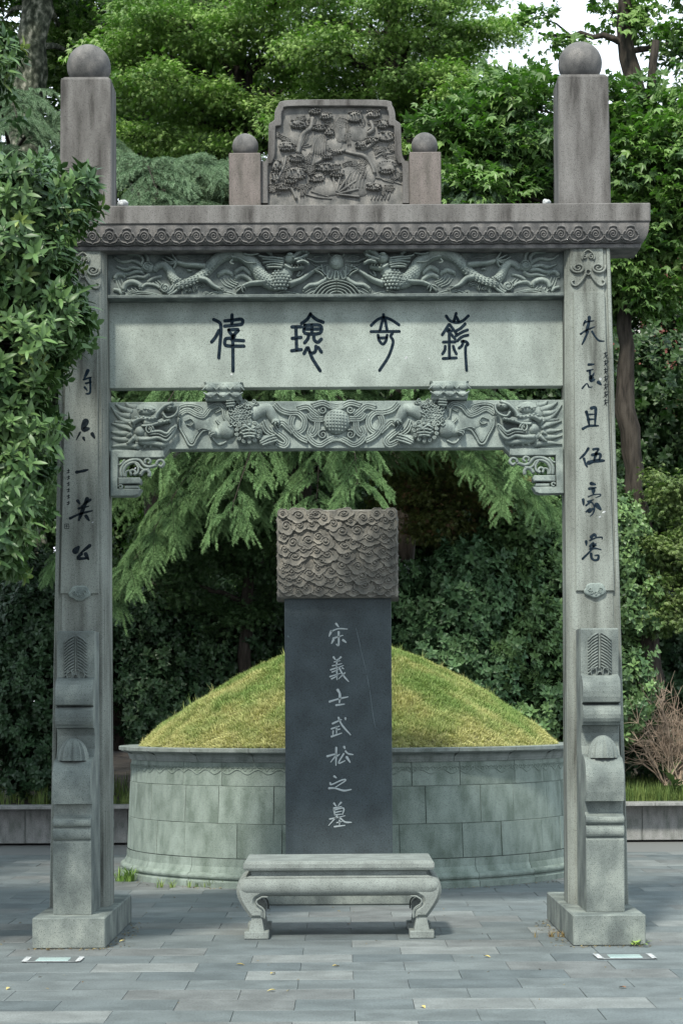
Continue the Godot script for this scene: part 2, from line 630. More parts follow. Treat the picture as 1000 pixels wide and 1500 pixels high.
func dragon_shape(flip: Transform3D) -> MB:
	var m := MB.new()
	m.xf = flip
	ribs(m, "330,225 300,200 250,180 180,190 140,180 95,150;320,215 330,170 290,130 220,125 160,105;370,190 365,150 330,105;320,250 250,235 200,250 160,245 115,225;330,275 270,270 210,290 150,280;380,290 340,315 280,310 205,325", U1, 0.015, 0.008, 0.024, 0.0, 0.002)
	domes(m, "370,235,55,48", U1, 0.03)
	m.rib(spiral(at2(216.6, 392.3, 14.67), 0.034, 0.006, 1.6, 0.5), 0.006, 0.006, 0.012, 0.024)
	var tail: PackedVector2Array = lines("420,262 450,225 500,212 540,250 570,310 600,350", U1[0], U1[1], U1[2], U1[3], 6)[0]
	m.rib(tail, 0.02, 0.036, 0.04, 0.0, 0.004, 7)
	scales(m, tail, 0.02, 0.036, 0.04, 0.011, 0.0)
	var body: PackedVector2Array = lines("590,390 680,365 760,330 830,280 880,222 940,165 1010,128 1080,126 1130,136 1180,165 1225,205 1265,255 1300,310 1360,355 1430,370", U1[0], U1[1], U1[2], U1[3], 6)[0]
	m.rib(body, 0.028, 0.052, 0.058, 0.0, 0.008, 9)
	scales(m, body, 0.032, 0.054, 0.06, 0.012, 0.0)
	for i in range(2, body.size() - 22, 2):
		var d := (body[i + 1] - body[i]).normalized()
		var e := body[i] + Vector2(-d.y, d.x) * -lerpf(0.026, 0.046, float(i) / body.size())
		m.dome(e, 0.012, 0.008, 0.022, 0.02, d.angle(), 6, 3)
	ribs(m, "640,330 600,380 570,430 530,452;622,322 585,372 550,420 515,440;655,345 625,405 585,442 545,464", U1, 0.007, 0.012, 0.02, 0.014)
	# chest, neck and head
	domes(m, "500,345,72,72", U2, 0.075)
	var ch: Vector2 = at2(320 + 505 * 0.18, 350 + 345 * 0.18, 14.67)
	for i in range(-3, 4):
		for j in range(-3, 4):
			var o := Vector2((i + (0.5 if j % 2 else 0.0)) * 0.024, j * 0.021)
			if o.length() < 0.085:
				m.dome(ch + o, 0.013, 0.011, 0.009, 0.075 * sqrt(1.0 - pow(o.length() / 0.088, 2)) - 0.002, 0.0, 6, 2)
	ribs(m, "520,330 545,280 575,225", U2, 0.056, 0.044, 0.07, 0.0)
	domes(m, "590,175,72,52 660,185,60,38", U2, 0.085)
	domes(m, "585,150,42,24", U2, 0.1)
	ribs(m, "590,180 640,140 680,112 722,112", U2, 0.02, 0.03, 0.06, 0.03)
	domes(m, "705,98,32,24 690,120,26,20", U2, 0.1)
	ribs(m, "610,195 670,175 722,150;640,215 690,200 735,222", U2, 0.012, 0.01, 0.03, 0.06)
	ribs(m, "540,232 600,256 688,240", U2, 0.018, 0.012, 0.06, 0.02)
	domes(m, "600,240,10,14 625,243,9,12 650,240,9,12 672,236,8,11 640,196,9,12 668,190,9,12 695,180,8,11", U2, 0.092)
	domes(m, "610,178,14,11", U2, 0.115)
	ribs(m, "700,160 760,182 800,195 880,188", U2, 0.006, 0.004, 0.012, 0.02)
	ribs(m, "435,140 400,120 370,95;430,150 425,120 430,100", U2, 0.012, 0.006, 0.03, 0.03)
	ribs(m, "530,180 450,168 390,165 330,150;530,200 440,187 360,177;530,218 450,202 365,208;530,236 450,222 390,232;520,252 460,245 398,246", U2, 0.011, 0.006, 0.026, 0.045)
	ribs(m, "660,270 640,308 668,300 690,275", U2, 0.008, 0.005, 0.015, 0.01)
	# limbs and claws
	ribs(m, "450,350 350,362 260,370 195,395", U2, 0.022, 0.014, 0.055, 0.01)
	ribs(m, "200,395 165,425 150,440;200,395 195,425 205,445;200,390 160,400 140,415;210,400 225,420", U2, 0.009, 0.005, 0.03, 0.015)
	ribs(m, "580,375 660,345 720,305 780,262", U2, 0.024, 0.013, 0.05, 0.01)
	ribs(m, "780,262 820,255 850,275;780,262 830,285 855,310;780,262 815,240 840,238", U2, 0.009, 0.005, 0.03, 0.015)
	ribs(m, "790,330 850,342 905,388 960,412", U1, 0.026, 0.013, 0.05, 0.01)
	ribs(m, "950,405 985,400;950,408 980,425", U1, 0.009, 0.005, 0.03, 0.01)
	ribs(m, "840,232 760,222 680,215 610,195", U1, 0.024, 0.015, 0.05, 0.01)
	ribs(m, "612,195 580,150 560,108;608,198 555,170 520,150;605,200 540,195 490,165;605,200 590,230 575,250;600,200 560,215 545,200", U1, 0.011, 0.005, 0.03, 0.015)
	domes(m, "710,262,24,12 696,256,10,8", U1, 0.025)
	ribs(m, "110,165 180,182 235,212 310,215;210,140 260,150 330,140;120,190 100,215 130,222", U2, 0.007, 0.004, 0.02, 0.06)
	return m


func waves_shape(flip: Transform3D) -> MB:
	var m := MB.new()
	m.xf = flip
	wave(m, "172,415 190,372 245,352 300,372 308,398", "180,430 205,455;205,412 235,450;235,400 270,445;265,398 300,440", U1, 0.017)
	wave(m, "98,322 130,288 185,302", "110,330 130,390 150,420;130,335 150,385 165,405;155,330 170,370", U1, 0.013)
	wave(m, "95,412 140,425 155,452", "", U1, 0.012)
	wave(m, "370,352 420,322 480,305", "430,345 460,380;450,335 480,370;410,352 430,378", U1, 0.011)
	wave(m, "322,398 360,370 430,378 470,402", "", U1, 0.011)
	domes(m, "515,408,42,46", U1, 0.03)
	m.rib(spiral(at2(150 + 515 * 0.18, 350 + 408 * 0.18, 14.67), 0.034, 0.005, 1.8, 2.0), 0.005, 0.005, 0.01, 0.024)
	for c in [[690, 440, 0.034], [790, 405, 0.045], [845, 455, 0.02], [250, 455, 0.03]]:
		var o := at2(150 + c[0] * 0.18, 350 + c[1] * 0.18, 14.67)
		for k in 3:
			m.rib(spiral(o, c[2] * (1.0 - 0.28 * k), c[2] * (1.0 - 0.28 * k), 0.55, 0.3), 0.005, 0.005, 0.012)
	ribs(m, "170,470 300,432 420,448 520,475;185,478 320,446 420,458 490,478;840,465 920,432 1010,422;860,474 930,445 1010,432;600,478 720,472 840,474", U1, 0.007, 0.007, 0.012)
	wave(m, "0,292 60,266 115,292", "15,330 50,375 110,400;40,320 70,360 130,390;70,315 95,350 150,375;95,320 120,345 160,360", U2, 0.015)
	wave(m, "135,272 200,240 262,290", "", U2, 0.015)
	wave(m, "135,322 190,300 245,325 275,362", "", U2, 0.014)
	wave(m, "690,412 740,378 800,372 852,342 872,318", "700,440 760,405 800,400;720,455 780,425", U2, 0.014)
	ribs(m, "0,432 80,437 160,462;0,448 80,452 140,470;420,468 520,432 610,442 700,468;440,478 530,448 610,455 680,476;0,470 120,478", U2, 0.007, 0.007, 0.012)
	for k in 5:
		var g: float = 45 + k * 22
		m.rib(curve(PackedVector2Array([at2(320 + (960 - g * 1.55) * 0.18, 350 + 474 * 0.18, 14.67), at2(320 + (960 - g * 1.05) * 0.18, 350 + (474 - g * 0.62) * 0.18, 14.67), at2(320 + (960 - g * 0.5) * 0.18, 350 + (474 - g * 0.9) * 0.18, 14.67), at2(320 + 965 * 0.18, 350 + (474 - g) * 0.18, 14.67)]), 5), 0.007, 0.007, 0.016 + 0.002 * k)
	ribs(m, "600,140 680,150 720,170 760,165 800,172 830,160;640,110 720,112 780,125 840,118", U1, 0.004, 0.004, 0.008)
	ribs(m, "770,150 820,140 870,150;760,200 800,225 850,225 890,210", U2, 0.004, 0.004, 0.008)
	return m


func pearl_shape() -> MB:
	var m := MB.new()
	var c := at2(492.6, 384.0, 14.67)
	m.dome(c, 0.056, 0.056, 0.06, 0.0, 0.0, 18, 6)
	m.rib(spiral(c, 0.044, 0.004, 2.2, 0.4), 0.004, 0.004, 0.01, 0.045)
	for s in [-1.0, 1.0]:
		m.xf = Transform3D(Basis.from_scale(Vector3(s, 1, 1)), Vector3(c.x * (1.0 - s), 0, 0))
		ribs(m, "835,212 848,268 880,292 882,220;900,258 885,310 910,326 932,268;952,262 942,322 975,328 968,300;895,110 905,140 925,150", U2, 0.009, 0.006, 0.02)
	return m


func beast_head_shape(flip: Transform3D) -> MB:
	var m := MB.new()
	m.xf = flip
	ribs(m, "250,215 150,200 90,150 45,85;250,200 130,212 70,206;220,265 120,240 48,220;220,305 120,300 45,290;230,350 120,352 45,338;260,405 150,398 48,408;220,130 130,100 80,62;250,95 190,82 160,52;200,160 120,150 60,110", L1, 0.03, 0.006, 0.045)
	domes(m, "320,150,140,95 300,285,110,90", L1, 0.06)
	domes(m, "330,130,92,50 280,290,58,58 520,95,62,40 400,175,45,26", L1, 0.085)
	ribs(m, "220,225 290,190 390,195 430,140 480,92 545,66", L1, 0.02, 0.016, 0.05, 0.05)
	ribs(m, "470,150 500,185 560,168 590,125 585,85", L1, 0.01, 0.01, 0.03, 0.06)
	ribs(m, "320,215 400,222 470,205", L1, 0.035, 0.02, 0.05, 0.04)
	ribs(m, "300,250 370,246 440,226 525,205", L1, 0.012, 0.012, 0.03, 0.06)
	domes(m, "440,222,12,16 470,215,12,18 500,210,12,20 522,205,9,22", L1, 0.1)
	domes(m, "515,118,14,12 545,100,12,10", L1, 0.12)
	m.rib(spiral(at2(155 + 360 * 0.18, 580 + 280 * 0.18, 14.67), 0.03, 0.012, 1.3, 0.0, 1.0, 1.2), 0.007, 0.006, 0.02, 0.07)
	domes(m, "360,280,14,18", L1, 0.1)
	ribs(m, "370,300 440,294 500,312 540,272 570,250", L1, 0.014, 0.01, 0.03, 0.055)
	ribs(m, "360,320 430,316 490,338 530,305 562,270", L1, 0.008, 0.006, 0.03, 0.05)
	ribs(m, "270,355 360,352 430,342 495,366 540,320 572,258", L1, 0.022, 0.01, 0.04, 0.04)
	ribs(m, "235,330 300,372 380,380 460,392 500,380", L1, 0.03, 0.02, 0.04, 0.02)
	ribs(m, "255,380 245,405 235,428;320,385 318,405 308,420;365,385 365,402 358,420;410,385 412,400 408,412;455,385 450,410 455,426;480,390 478,405 470,418", L1, 0.022, 0.003, 0.03, 0.02)
	ribs(m, "230,250 200,225 185,222;215,280 180,262 158,262;210,315 185,325 170,335;230,345 190,380 170,385", L1, 0.02, 0.004, 0.04, 0.03)
	for k in 6:
		m.dome(at2(155 + (250 + k * 32) * 0.18, 580 + (185 - 8 * sin(k * 1.2)) * 0.18, 14.67), 0.012, 0.009, 0.012, 0.09, 0.0, 6, 2)
		m.dome(at2(155 + (270 + k * 26) * 0.18, 580 + (118 + 6 * sin(k * 2.0)) * 0.18, 14.67), 0.012, 0.01, 0.012, 0.085, 0.0, 6, 2)
	return m


func drape_shape(flip: Transform3D) -> MB:
	var m := MB.new()
	m.xf = flip
	ribs(m, "600,190 680,180 760,210 830,230", L1, 0.05, 0.06, 0.016)
	ribs(m, "620,220 670,300 695,370", L1, 0.05, 0.025, 0.018)
	ribs(m, "600,180 598,250 640,330 675,395 715,398 745,345 790,285 845,285 870,340 920,392 980,370", L1, 0.010, 0.010, 0.024)
	ribs(m, "615,195 620,260 660,330 690,378 712,370 735,320 780,270 850,270", L1, 0.006, 0.006, 0.02)
	ribs(m, "640,205 690,185 715,215 690,240 655,230;750,280 790,262 845,278", L1, 0.005, 0.005, 0.018, 0.012)
	strands(m, "585,165 600,90 680,70 770,90 790,125 755,150", L1, 2, 0.014, 0.008, 0.02)
	strands(m, "590,155 660,115 740,150 795,160 850,95 915,70 960,100 975,170 1000,200", L1, 3, 0.014, 0.009, 0.026)
	strands(m, "720,95 765,120 800,150;900,190 930,220 985,215;890,130 935,105", L1, 2, 0.012, 0.007, 0.02)
	return m


func lion_shape(flip: Transform3D) -> MB:
	var m := MB.new()
	m.xf = flip
	domes(m, "150,200,130,110 40,300,80,80", L2, 0.06)
	domes(m, "225,320,110,105", L2, 0.075)
	ribs(m, "230,180 290,150 370,135 410,190 440,240", L2, 0.06, 0.03, 0.055)
	domes(m, "440,235,40,26", L2, 0.07)
	ribs(m, "20,290 -20,320 -60,320", L2, 0.05, 0.035, 0.055)
	domes(m, "-70,330,42,30", L2, 0.07)
	ribs(m, "-50,325 -90,330 -100,350;-50,335 -85,350 -90,365;-55,320 -95,312", L2, 0.009, 0.006, 0.03, 0.045)
	ribs(m, "425,240 405,255;440,245 430,270;455,240 465,258", L2, 0.009, 0.007, 0.03, 0.045)
	domes(m, "75,95,46,42", L2, 0.07)
	ribs(m, "40,75 100,70;38,98 105,92;42,120 100,115", L2, 0.006, 0.006, 0.015, 0.065)
	domes(m, "365,385,75,42", L2, 0.06)
	ribs(m, "310,405 370,370 430,350;315,420 380,390 445,370;330,432 390,410 450,392", L2, 0.009, 0.007, 0.025, 0.045)
	ribs(m, "330,240 350,290 390,330 430,345;345,225 375,290 415,325;325,270 345,320 390,350", L2, 0.010, 0.007, 0.025, 0.01)
	var r := RandomNumberGenerator.new()
	r.seed = 5
	# shaggy rows over the back
	for j in 7:
		for i in 6:
			var o := Vector2(75 + i * 28 + (14 if j % 2 else 0), 135 + j * 24 - i * 6)
			var c := at2(325 + (o.x + r.randf_range(-8, 8)) * 0.18, 575 + (o.y + r.randf_range(-6, 6)) * 0.18, 14.67)
			if (i * 3 + j) % 4 == 0:
				m.rib(spiral(c, 0.016, 0.004, 1.2, r.randf() * TAU), 0.006, 0.004, 0.018, 0.05)
				continue
			m.rib(curve(PackedVector2Array([c + Vector2(-0.014, 0.006), c + Vector2(0, -0.006), c + Vector2(0.014, 0.006)]), 3), 0.007, 0.007, 0.018, 0.048)
	# curls of the mane round the face
	for k in 13:
		var a := TAU * k / 13.0
		var c := at2(325 + (215 + 92 * cos(a)) * 0.18, 575 + (325 + 82 * sin(a)) * 0.18, 14.67)
		m.dome(c, 0.02, 0.02, 0.045, 0.03, 0.0, 8, 3)
		m.rib(spiral(c, 0.015, 0.003, 1.4, a), 0.004, 0.004, 0.01, 0.066)
	for k in 9:
		var a := TAU * k / 9.0
		m.dome(at2(325 + (215 + 55 * cos(a)) * 0.18, 575 + (320 + 50 * sin(a)) * 0.18, 14.67), 0.017, 0.015, 0.035, 0.06, 0.0, 8, 3)
	ribs(m, "160,300 200,285 235,305 275,290;165,325 215,312 275,318;170,350 220,340 280,345;180,372 225,362 270,368", L2, 0.009, 0.009, 0.025, 0.075)
	domes(m, "195,305,14,11 255,303,14,11 225,325,20,14", L2, 0.105)
	domes(m, "170,90,40,26 215,100,34,30 260,95,30,24 240,130,40,26 130,75,26,22", L2, 0.045)
	for k in 7:
		m.rib(spiral(at2(325 + (150 + k * 22) * 0.18, 575 + (92 + 22 * sin(k * 2.1)) * 0.18, 14.67), 0.015, 0.003, 1.3, k), 0.004, 0.004, 0.012, 0.035)
	return m


func ribbon_shape(flip: Transform3D) -> MB:
	var m := MB.new()
	m.xf = flip
	for s in ["430,90 480,140 550,162 620,165 670,220 660,290 620,322", "575,190 560,260 600,330 650,370 700,392", "615,128 690,112 740,150 790,190", "700,170 740,212 825,215", "735,105 820,82 900,112 985,98", "775,240 770,300 740,340 715,325 735,280", "700,350 740,400 800,425 880,382 960,368 1000,392", "412,268 440,312 490,350 530,392 505,430 440,405", "450,262 490,242 540,285 580,322"]:
		strands(m, s, L2, 3, 0.0155, 0.009, 0.026)
	m.rib(spiral(at2(325 + 820 * 0.18, 575 + 340 * 0.18, 14.67), 0.036, 0.006, 1.6, 1.0), 0.009, 0.006, 0.03)
	m.rib(spiral(at2(325 + 820 * 0.18, 575 + 140 * 0.18, 14.67), 0.03, 0.006, 1.4, 3.0), 0.009, 0.006, 0.03)
	return m


func ball_shape() -> MB:
	var m := MB.new()
	var c := at2(492.9, 617.0, 14.67)
	m.dome(c, 0.097, 0.093, 0.075, 0.0, 0.0, 20, 6)
	for i in range(-4, 5):
		for j in range(-4, 5):
			var o := Vector2(i, j) * 0.0215
			o = o.rotated(-0.06)
			var q := o.length() / 0.095
			if q < 0.93:
				var z := 0.075 * sqrt(1.0 - q * q)
				m.box(Vector3(c.x + o.x, c.y + o.y, z), Vector3(0.015, 0.014, 0.014), 0.003)
	return m


func crest_shape() -> MB:
	var m := MB.new()
	var S := [380.0, 140.0, 0.225, 14.66]
	# pine clumps: a scalloped cushion each
	var clumps := "250,180,52,34 360,98,42,22 432,130,42,28 390,205,46,24 452,232,32,24 180,330,52,30 240,405,52,28 110,450,32,44 98,520,28,40 150,592,52,24 240,505,64,42 205,548,42,24 370,530,52,34 445,465,86,30 505,502,50,28 620,132,48,44 740,115,48,28 800,180,40,34 820,262,52,38 830,462,58,52 740,590,52,26 660,320,40,22 730,285,46,20 440,395,40,18 500,362,40,16"
	var r := RandomNumberGenerator.new()
	r.seed = 9
	var f: float = S[2] * S[3] / 3000.0
	for w in clumps.split(" "):
		var c := w.split(",")
		var o := at2(S[0] + float(c[0]) * S[2], S[1] + float(c[1]) * S[2], S[3])
		var rx := float(c[2]) * f * 1.12
		var ry := float(c[3]) * f * 1.12
		for i in 4:
			m.dome(o + Vector2(r.randf_range(-0.4, 0.4) * rx, r.randf_range(-0.3, 0.3) * ry), rx * 0.66, ry * 0.7, 0.022, 0.0, r.randf_range(-0.4, 0.4), 10, 3)
		var k := int(rx / 0.009)
		for i in k:
			var x := lerpf(-rx * 0.85, rx * 0.85, (i + 0.5) / k)
			m.dome(o + Vector2(x, -ry * 0.75 * sqrt(1.0 - pow(x / rx, 2)) + r.randf_range(-0.003, 0.003)), 0.0095, 0.011, 0.042, 0.0, r.randf_range(-0.4, 0.4), 7, 3)
			m.dome(o + Vector2(x + 0.004, ry * 0.1 + r.randf_range(-0.5, 0.4) * ry), 0.008, 0.006, 0.026, 0.018, 0.0, 6, 2)
			m.dome(o + Vector2(x, ry * 0.6 * sqrt(1.0 - pow(x / rx, 2))), 0.009, 0.007, 0.022, 0.004, 0.0, 6, 2)
	# small leaf stars that fill the clumps out, and worked rock between them
	var fill := "300,170,60,40 470,180,40,30 560,180,40,40 700,200,60,30 150,270,50,40 160,500,40,40 300,560,60,30 320,470,40,40 420,300,50,30 570,270,50,30 600,440,40,24 680,450,40,30 860,330,30,30 880,520,40,30 780,350,40,24 300,430,30,40 210,430,40,30 420,500,40,24 560,560,40,30 870,420,30,40 90,600,30,30 270,610,50,26 820,610,60,26 640,520,50,40"
	for w in fill.split(" "):
		var c := w.split(",")
		var o := at2(S[0] + float(c[0]) * S[2], S[1] + float(c[1]) * S[2], S[3])
		for i in 6:
			var q := o + Vector2(r.randf_range(-1, 1) * float(c[2]), r.randf_range(-1, 1) * float(c[3])) * f * 0.9
			var a0 := r.randf_range(-0.5, 0.5) + (PI / 2 if i % 3 == 0 else 0.0)
			for e in 3:
				var dd := Vector2(cos(a0), sin(a0)) * (0.02 + 0.014 * r.randf())
				var nd := Vector2(-sin(a0), cos(a0)) * 0.0105 * (e - 1)
				m.rib(curve(PackedVector2Array([q - dd + nd, q + nd + Vector2(0, 0.006), q + dd + nd]), 3), 0.0042, 0.003, 0.012, 0.004, 0.0, 3)
	ribs(m, "345,140 335,205 285,250 262,320 250,372", S, 0.016, 0.02, 0.03)
	ribs(m, "720,165 738,215 705,245;560,362 620,378 680,392 722,440 748,505;360,442 420,405 480,380 555,352;660,345 700,335 760,290", S, 0.014, 0.016, 0.028)
	ribs(m, "172,392 160,455 132,515 105,572;130,580 200,600 240,672;160,470 150,420", S, 0.01, 0.012, 0.024)
	domes(m, "235,270,50,60 390,310,55,75 525,225,42,100 480,320,60,50 640,240,70,60 600,520,80,70 640,590,90,70 440,600,110,55 720,500,40,80", S, 0.016)
	for k in 5:
		m.rib(spiral(at2(S[0] + 525 * S[2], S[1] + 215 * S[2], S[3]), 0.008 + 0.009 * k, 0.008 + 0.009 * k, 0.6, 0.2, 1.0, 1.6), 0.003, 0.003, 0.006, 0.014 - 0.002 * k)
	for k in 6:
		var a := deg_to_rad(100.0 - k * 22.0)
		var o := at2(S[0] + 500 * S[2], S[1] + 640 * S[2], S[3])
		m.rib(PackedVector2Array([o + Vector2(cos(a), sin(a)) * 0.02, o + Vector2(cos(a), sin(a)) * (0.12 if k < 2 else 0.2 - 0.01 * k)]) if k < 5 else PackedVector2Array([o, o + Vector2(0.16, -0.02)]), 0.006, 0.010, 0.014, 0.01)
		m.rib(PackedVector2Array([at2(S[0] + (725 + k * 22) * S[2], S[1] + 674 * S[2], S[3]), at2(S[0] + (738 + k * 24) * S[2], S[1] + (640 - 5 * k) * S[2], S[3])]), 0.006, 0.003, 0.012, 0.0)
		var x: float = 560 + k * 22
		m.rib(curve(PackedVector2Array([at2(S[0] + x * S[2], S[1] + 600 * S[2], S[3]), at2(S[0] + (x + 8) * S[2], S[1] + 545 * S[2], S[3]), at2(S[0] + (x + 30) * S[2], S[1] + 490 * S[2], S[3])]), 4), 0.004, 0.003, 0.007, 0.014)
		m.rib(curve(PackedVector2Array([at2(S[0] + (345 + k * 16) * S[2], S[1] + 380 * S[2], S[3]), at2(S[0] + (360 + k * 14) * S[2], S[1] + 310 * S[2], S[3]), at2(S[0] + (395 + k * 8) * S[2], S[1] + 255 * S[2], S[3])]), 4), 0.004, 0.003, 0.007, 0.012)
		m.rib(PackedVector2Array([at2(S[0] + (245 + k * 6) * S[2], S[1] + 330 * S[2], S[3]), at2(S[0] + (225 + k * 18) * S[2], S[1] + (275 - absf(k - 2) * 8) * S[2], S[3])]), 0.004, 0.003, 0.007, 0.014)
	ribs(m, "545,448 640,440 705,432;550,458 610,456;755,530 840,548 925,575;800,545 870,565;755,400 800,375 860,372;300,640 380,660 470,668;335,620 400,640 450,655;310,600 400,580 500,545", S, 0.007, 0.005, 0.012)
	ribs(m, "265,330 310,330 340,318;265,335 300,350;262,345 280,380;262,330 320,310", S, 0.004, 0.003, 0.012, 0.0)
	return m


# one ruyi cloud scroll of the cornice, drawn round the origin, about 0.125 wide
func cornice_cloud() -> MB:
	var m := MB.new()
	m.warp = func(p: Vector3) -> Vector3:
		# wraps it over the quarter-round moulding
		var t := clampf((0.064 - p.y) / 0.133, -0.05, 1.1)
		var a := t * PI / 2
		var c := Vector2(cos(a), -sin(a))
		return Vector3(p.x, 0.062 + c.y * 0.133, c.x * 0.062) + Vector3(0, c.y * 0.4, c.x).normalized() * p.z
	m.rib(spiral(Vector2(0, 0.010), 0.033, 0.004, 1.9, PI, -1.0, 0.78), 0.0055, 0.004, 0.011)
	m.rib(curve(PackedVector2Array([Vector2(-0.058, 0.006), Vector2(-0.046, 0.022), Vector2(-0.036, 0.026), Vector2(-0.03, 0.042), Vector2(-0.015, 0.047), Vector2(0, 0.049), Vector2(0.015, 0.047), Vector2(0.03, 0.042), Vector2(0.036, 0.026), Vector2(0.046, 0.022), Vector2(0.058, 0.006)]), 3), 0.006, 0.006, 0.012)
	m.rib(curve(PackedVector2Array([Vector2(-0.058, 0.004), Vector2(-0.05, -0.012), Vector2(-0.034, -0.022), Vector2(-0.012, -0.026), Vector2(0, -0.034), Vector2(0.012, -0.026), Vector2(0.034, -0.022), Vector2(0.05, -0.012), Vector2(0.058, 0.004)]), 3), 0.006, 0.006, 0.012)
	m.rib(curve(PackedVector2Array([Vector2(-0.062, -0.012), Vector2(-0.04, -0.038), Vector2(-0.02, -0.046), Vector2(0, -0.05), Vector2(0.02, -0.046), Vector2(0.04, -0.038), Vector2(0.062, -0.012)]), 3), 0.005, 0.005, 0.009)
	return m


func petal_row(m: MB, w: float, h: float, y: float, up: float) -> void:
	for k in [-1, 0, 1]:
		var c := Vector2(k * w * 0.36, y)
		var q := PackedVector2Array()
		for i in 9:
			var t := i / 8.0
			q.append(c + Vector2((t - 0.5) * w * 0.38, up * h * (0.45 * sin(PI * t) + (0.12 if i == 4 else 0.0) - 0.4)))
		m.rib(q, 0.006, 0.006, 0.012, 0.11)
		m.dome(c - Vector2(0, up * h * 0.1), w * 0.17, h * 0.42, 0.03, 0.095, 0.0, 10, 4)


func lotus_shape() -> MB:
	var m := MB.new()
	m.plate(curve(PackedVector2Array([Vector2(-0.125, -0.066), Vector2(-0.13, -0.03), Vector2(-0.112, -0.004), Vector2(-0.118, 0.03), Vector2(-0.14, 0.066)]), 4) + curve(PackedVector2Array([Vector2(0.14, 0.066), Vector2(0.118, 0.03), Vector2(0.112, -0.004), Vector2(0.13, -0.03), Vector2(0.125, -0.066)]), 4), -0.1, 0.1, 0.012, true)
	petal_row(m, 0.27, 0.07, 0.034, 1.0)
	petal_row(m, 0.25, 0.055, -0.034, -1.0)
	return m


func glyph(parent: Node, called: String, s: String, ox: float, oy: float, k: float, far: float, w: float, mat: Material, z: float, style := 0, sub := 4) -> void:
	# brush strokes: "x,y x,y ...@width", width in sheet units where it differs
	var m := MB.new()
	var unit := k * far / 3000.0
	for part in s.split(";", false):
		var b := part.split("@")
		var ww := (float(b[1]) if b.size() > 1 else w) * unit * (0.5 if style == 0 else 0.68 if far < 15.0 else 0.56)
		for p in lines(b[0], ox, oy, k, far, sub):
			m.stroke(p, [ww, ww, ww] if style == 0 else [ww * 1.05, ww * 0.8, ww * 0.95, ww * 0.5], z, 0.0035)
	obj(called, m, mat, parent)


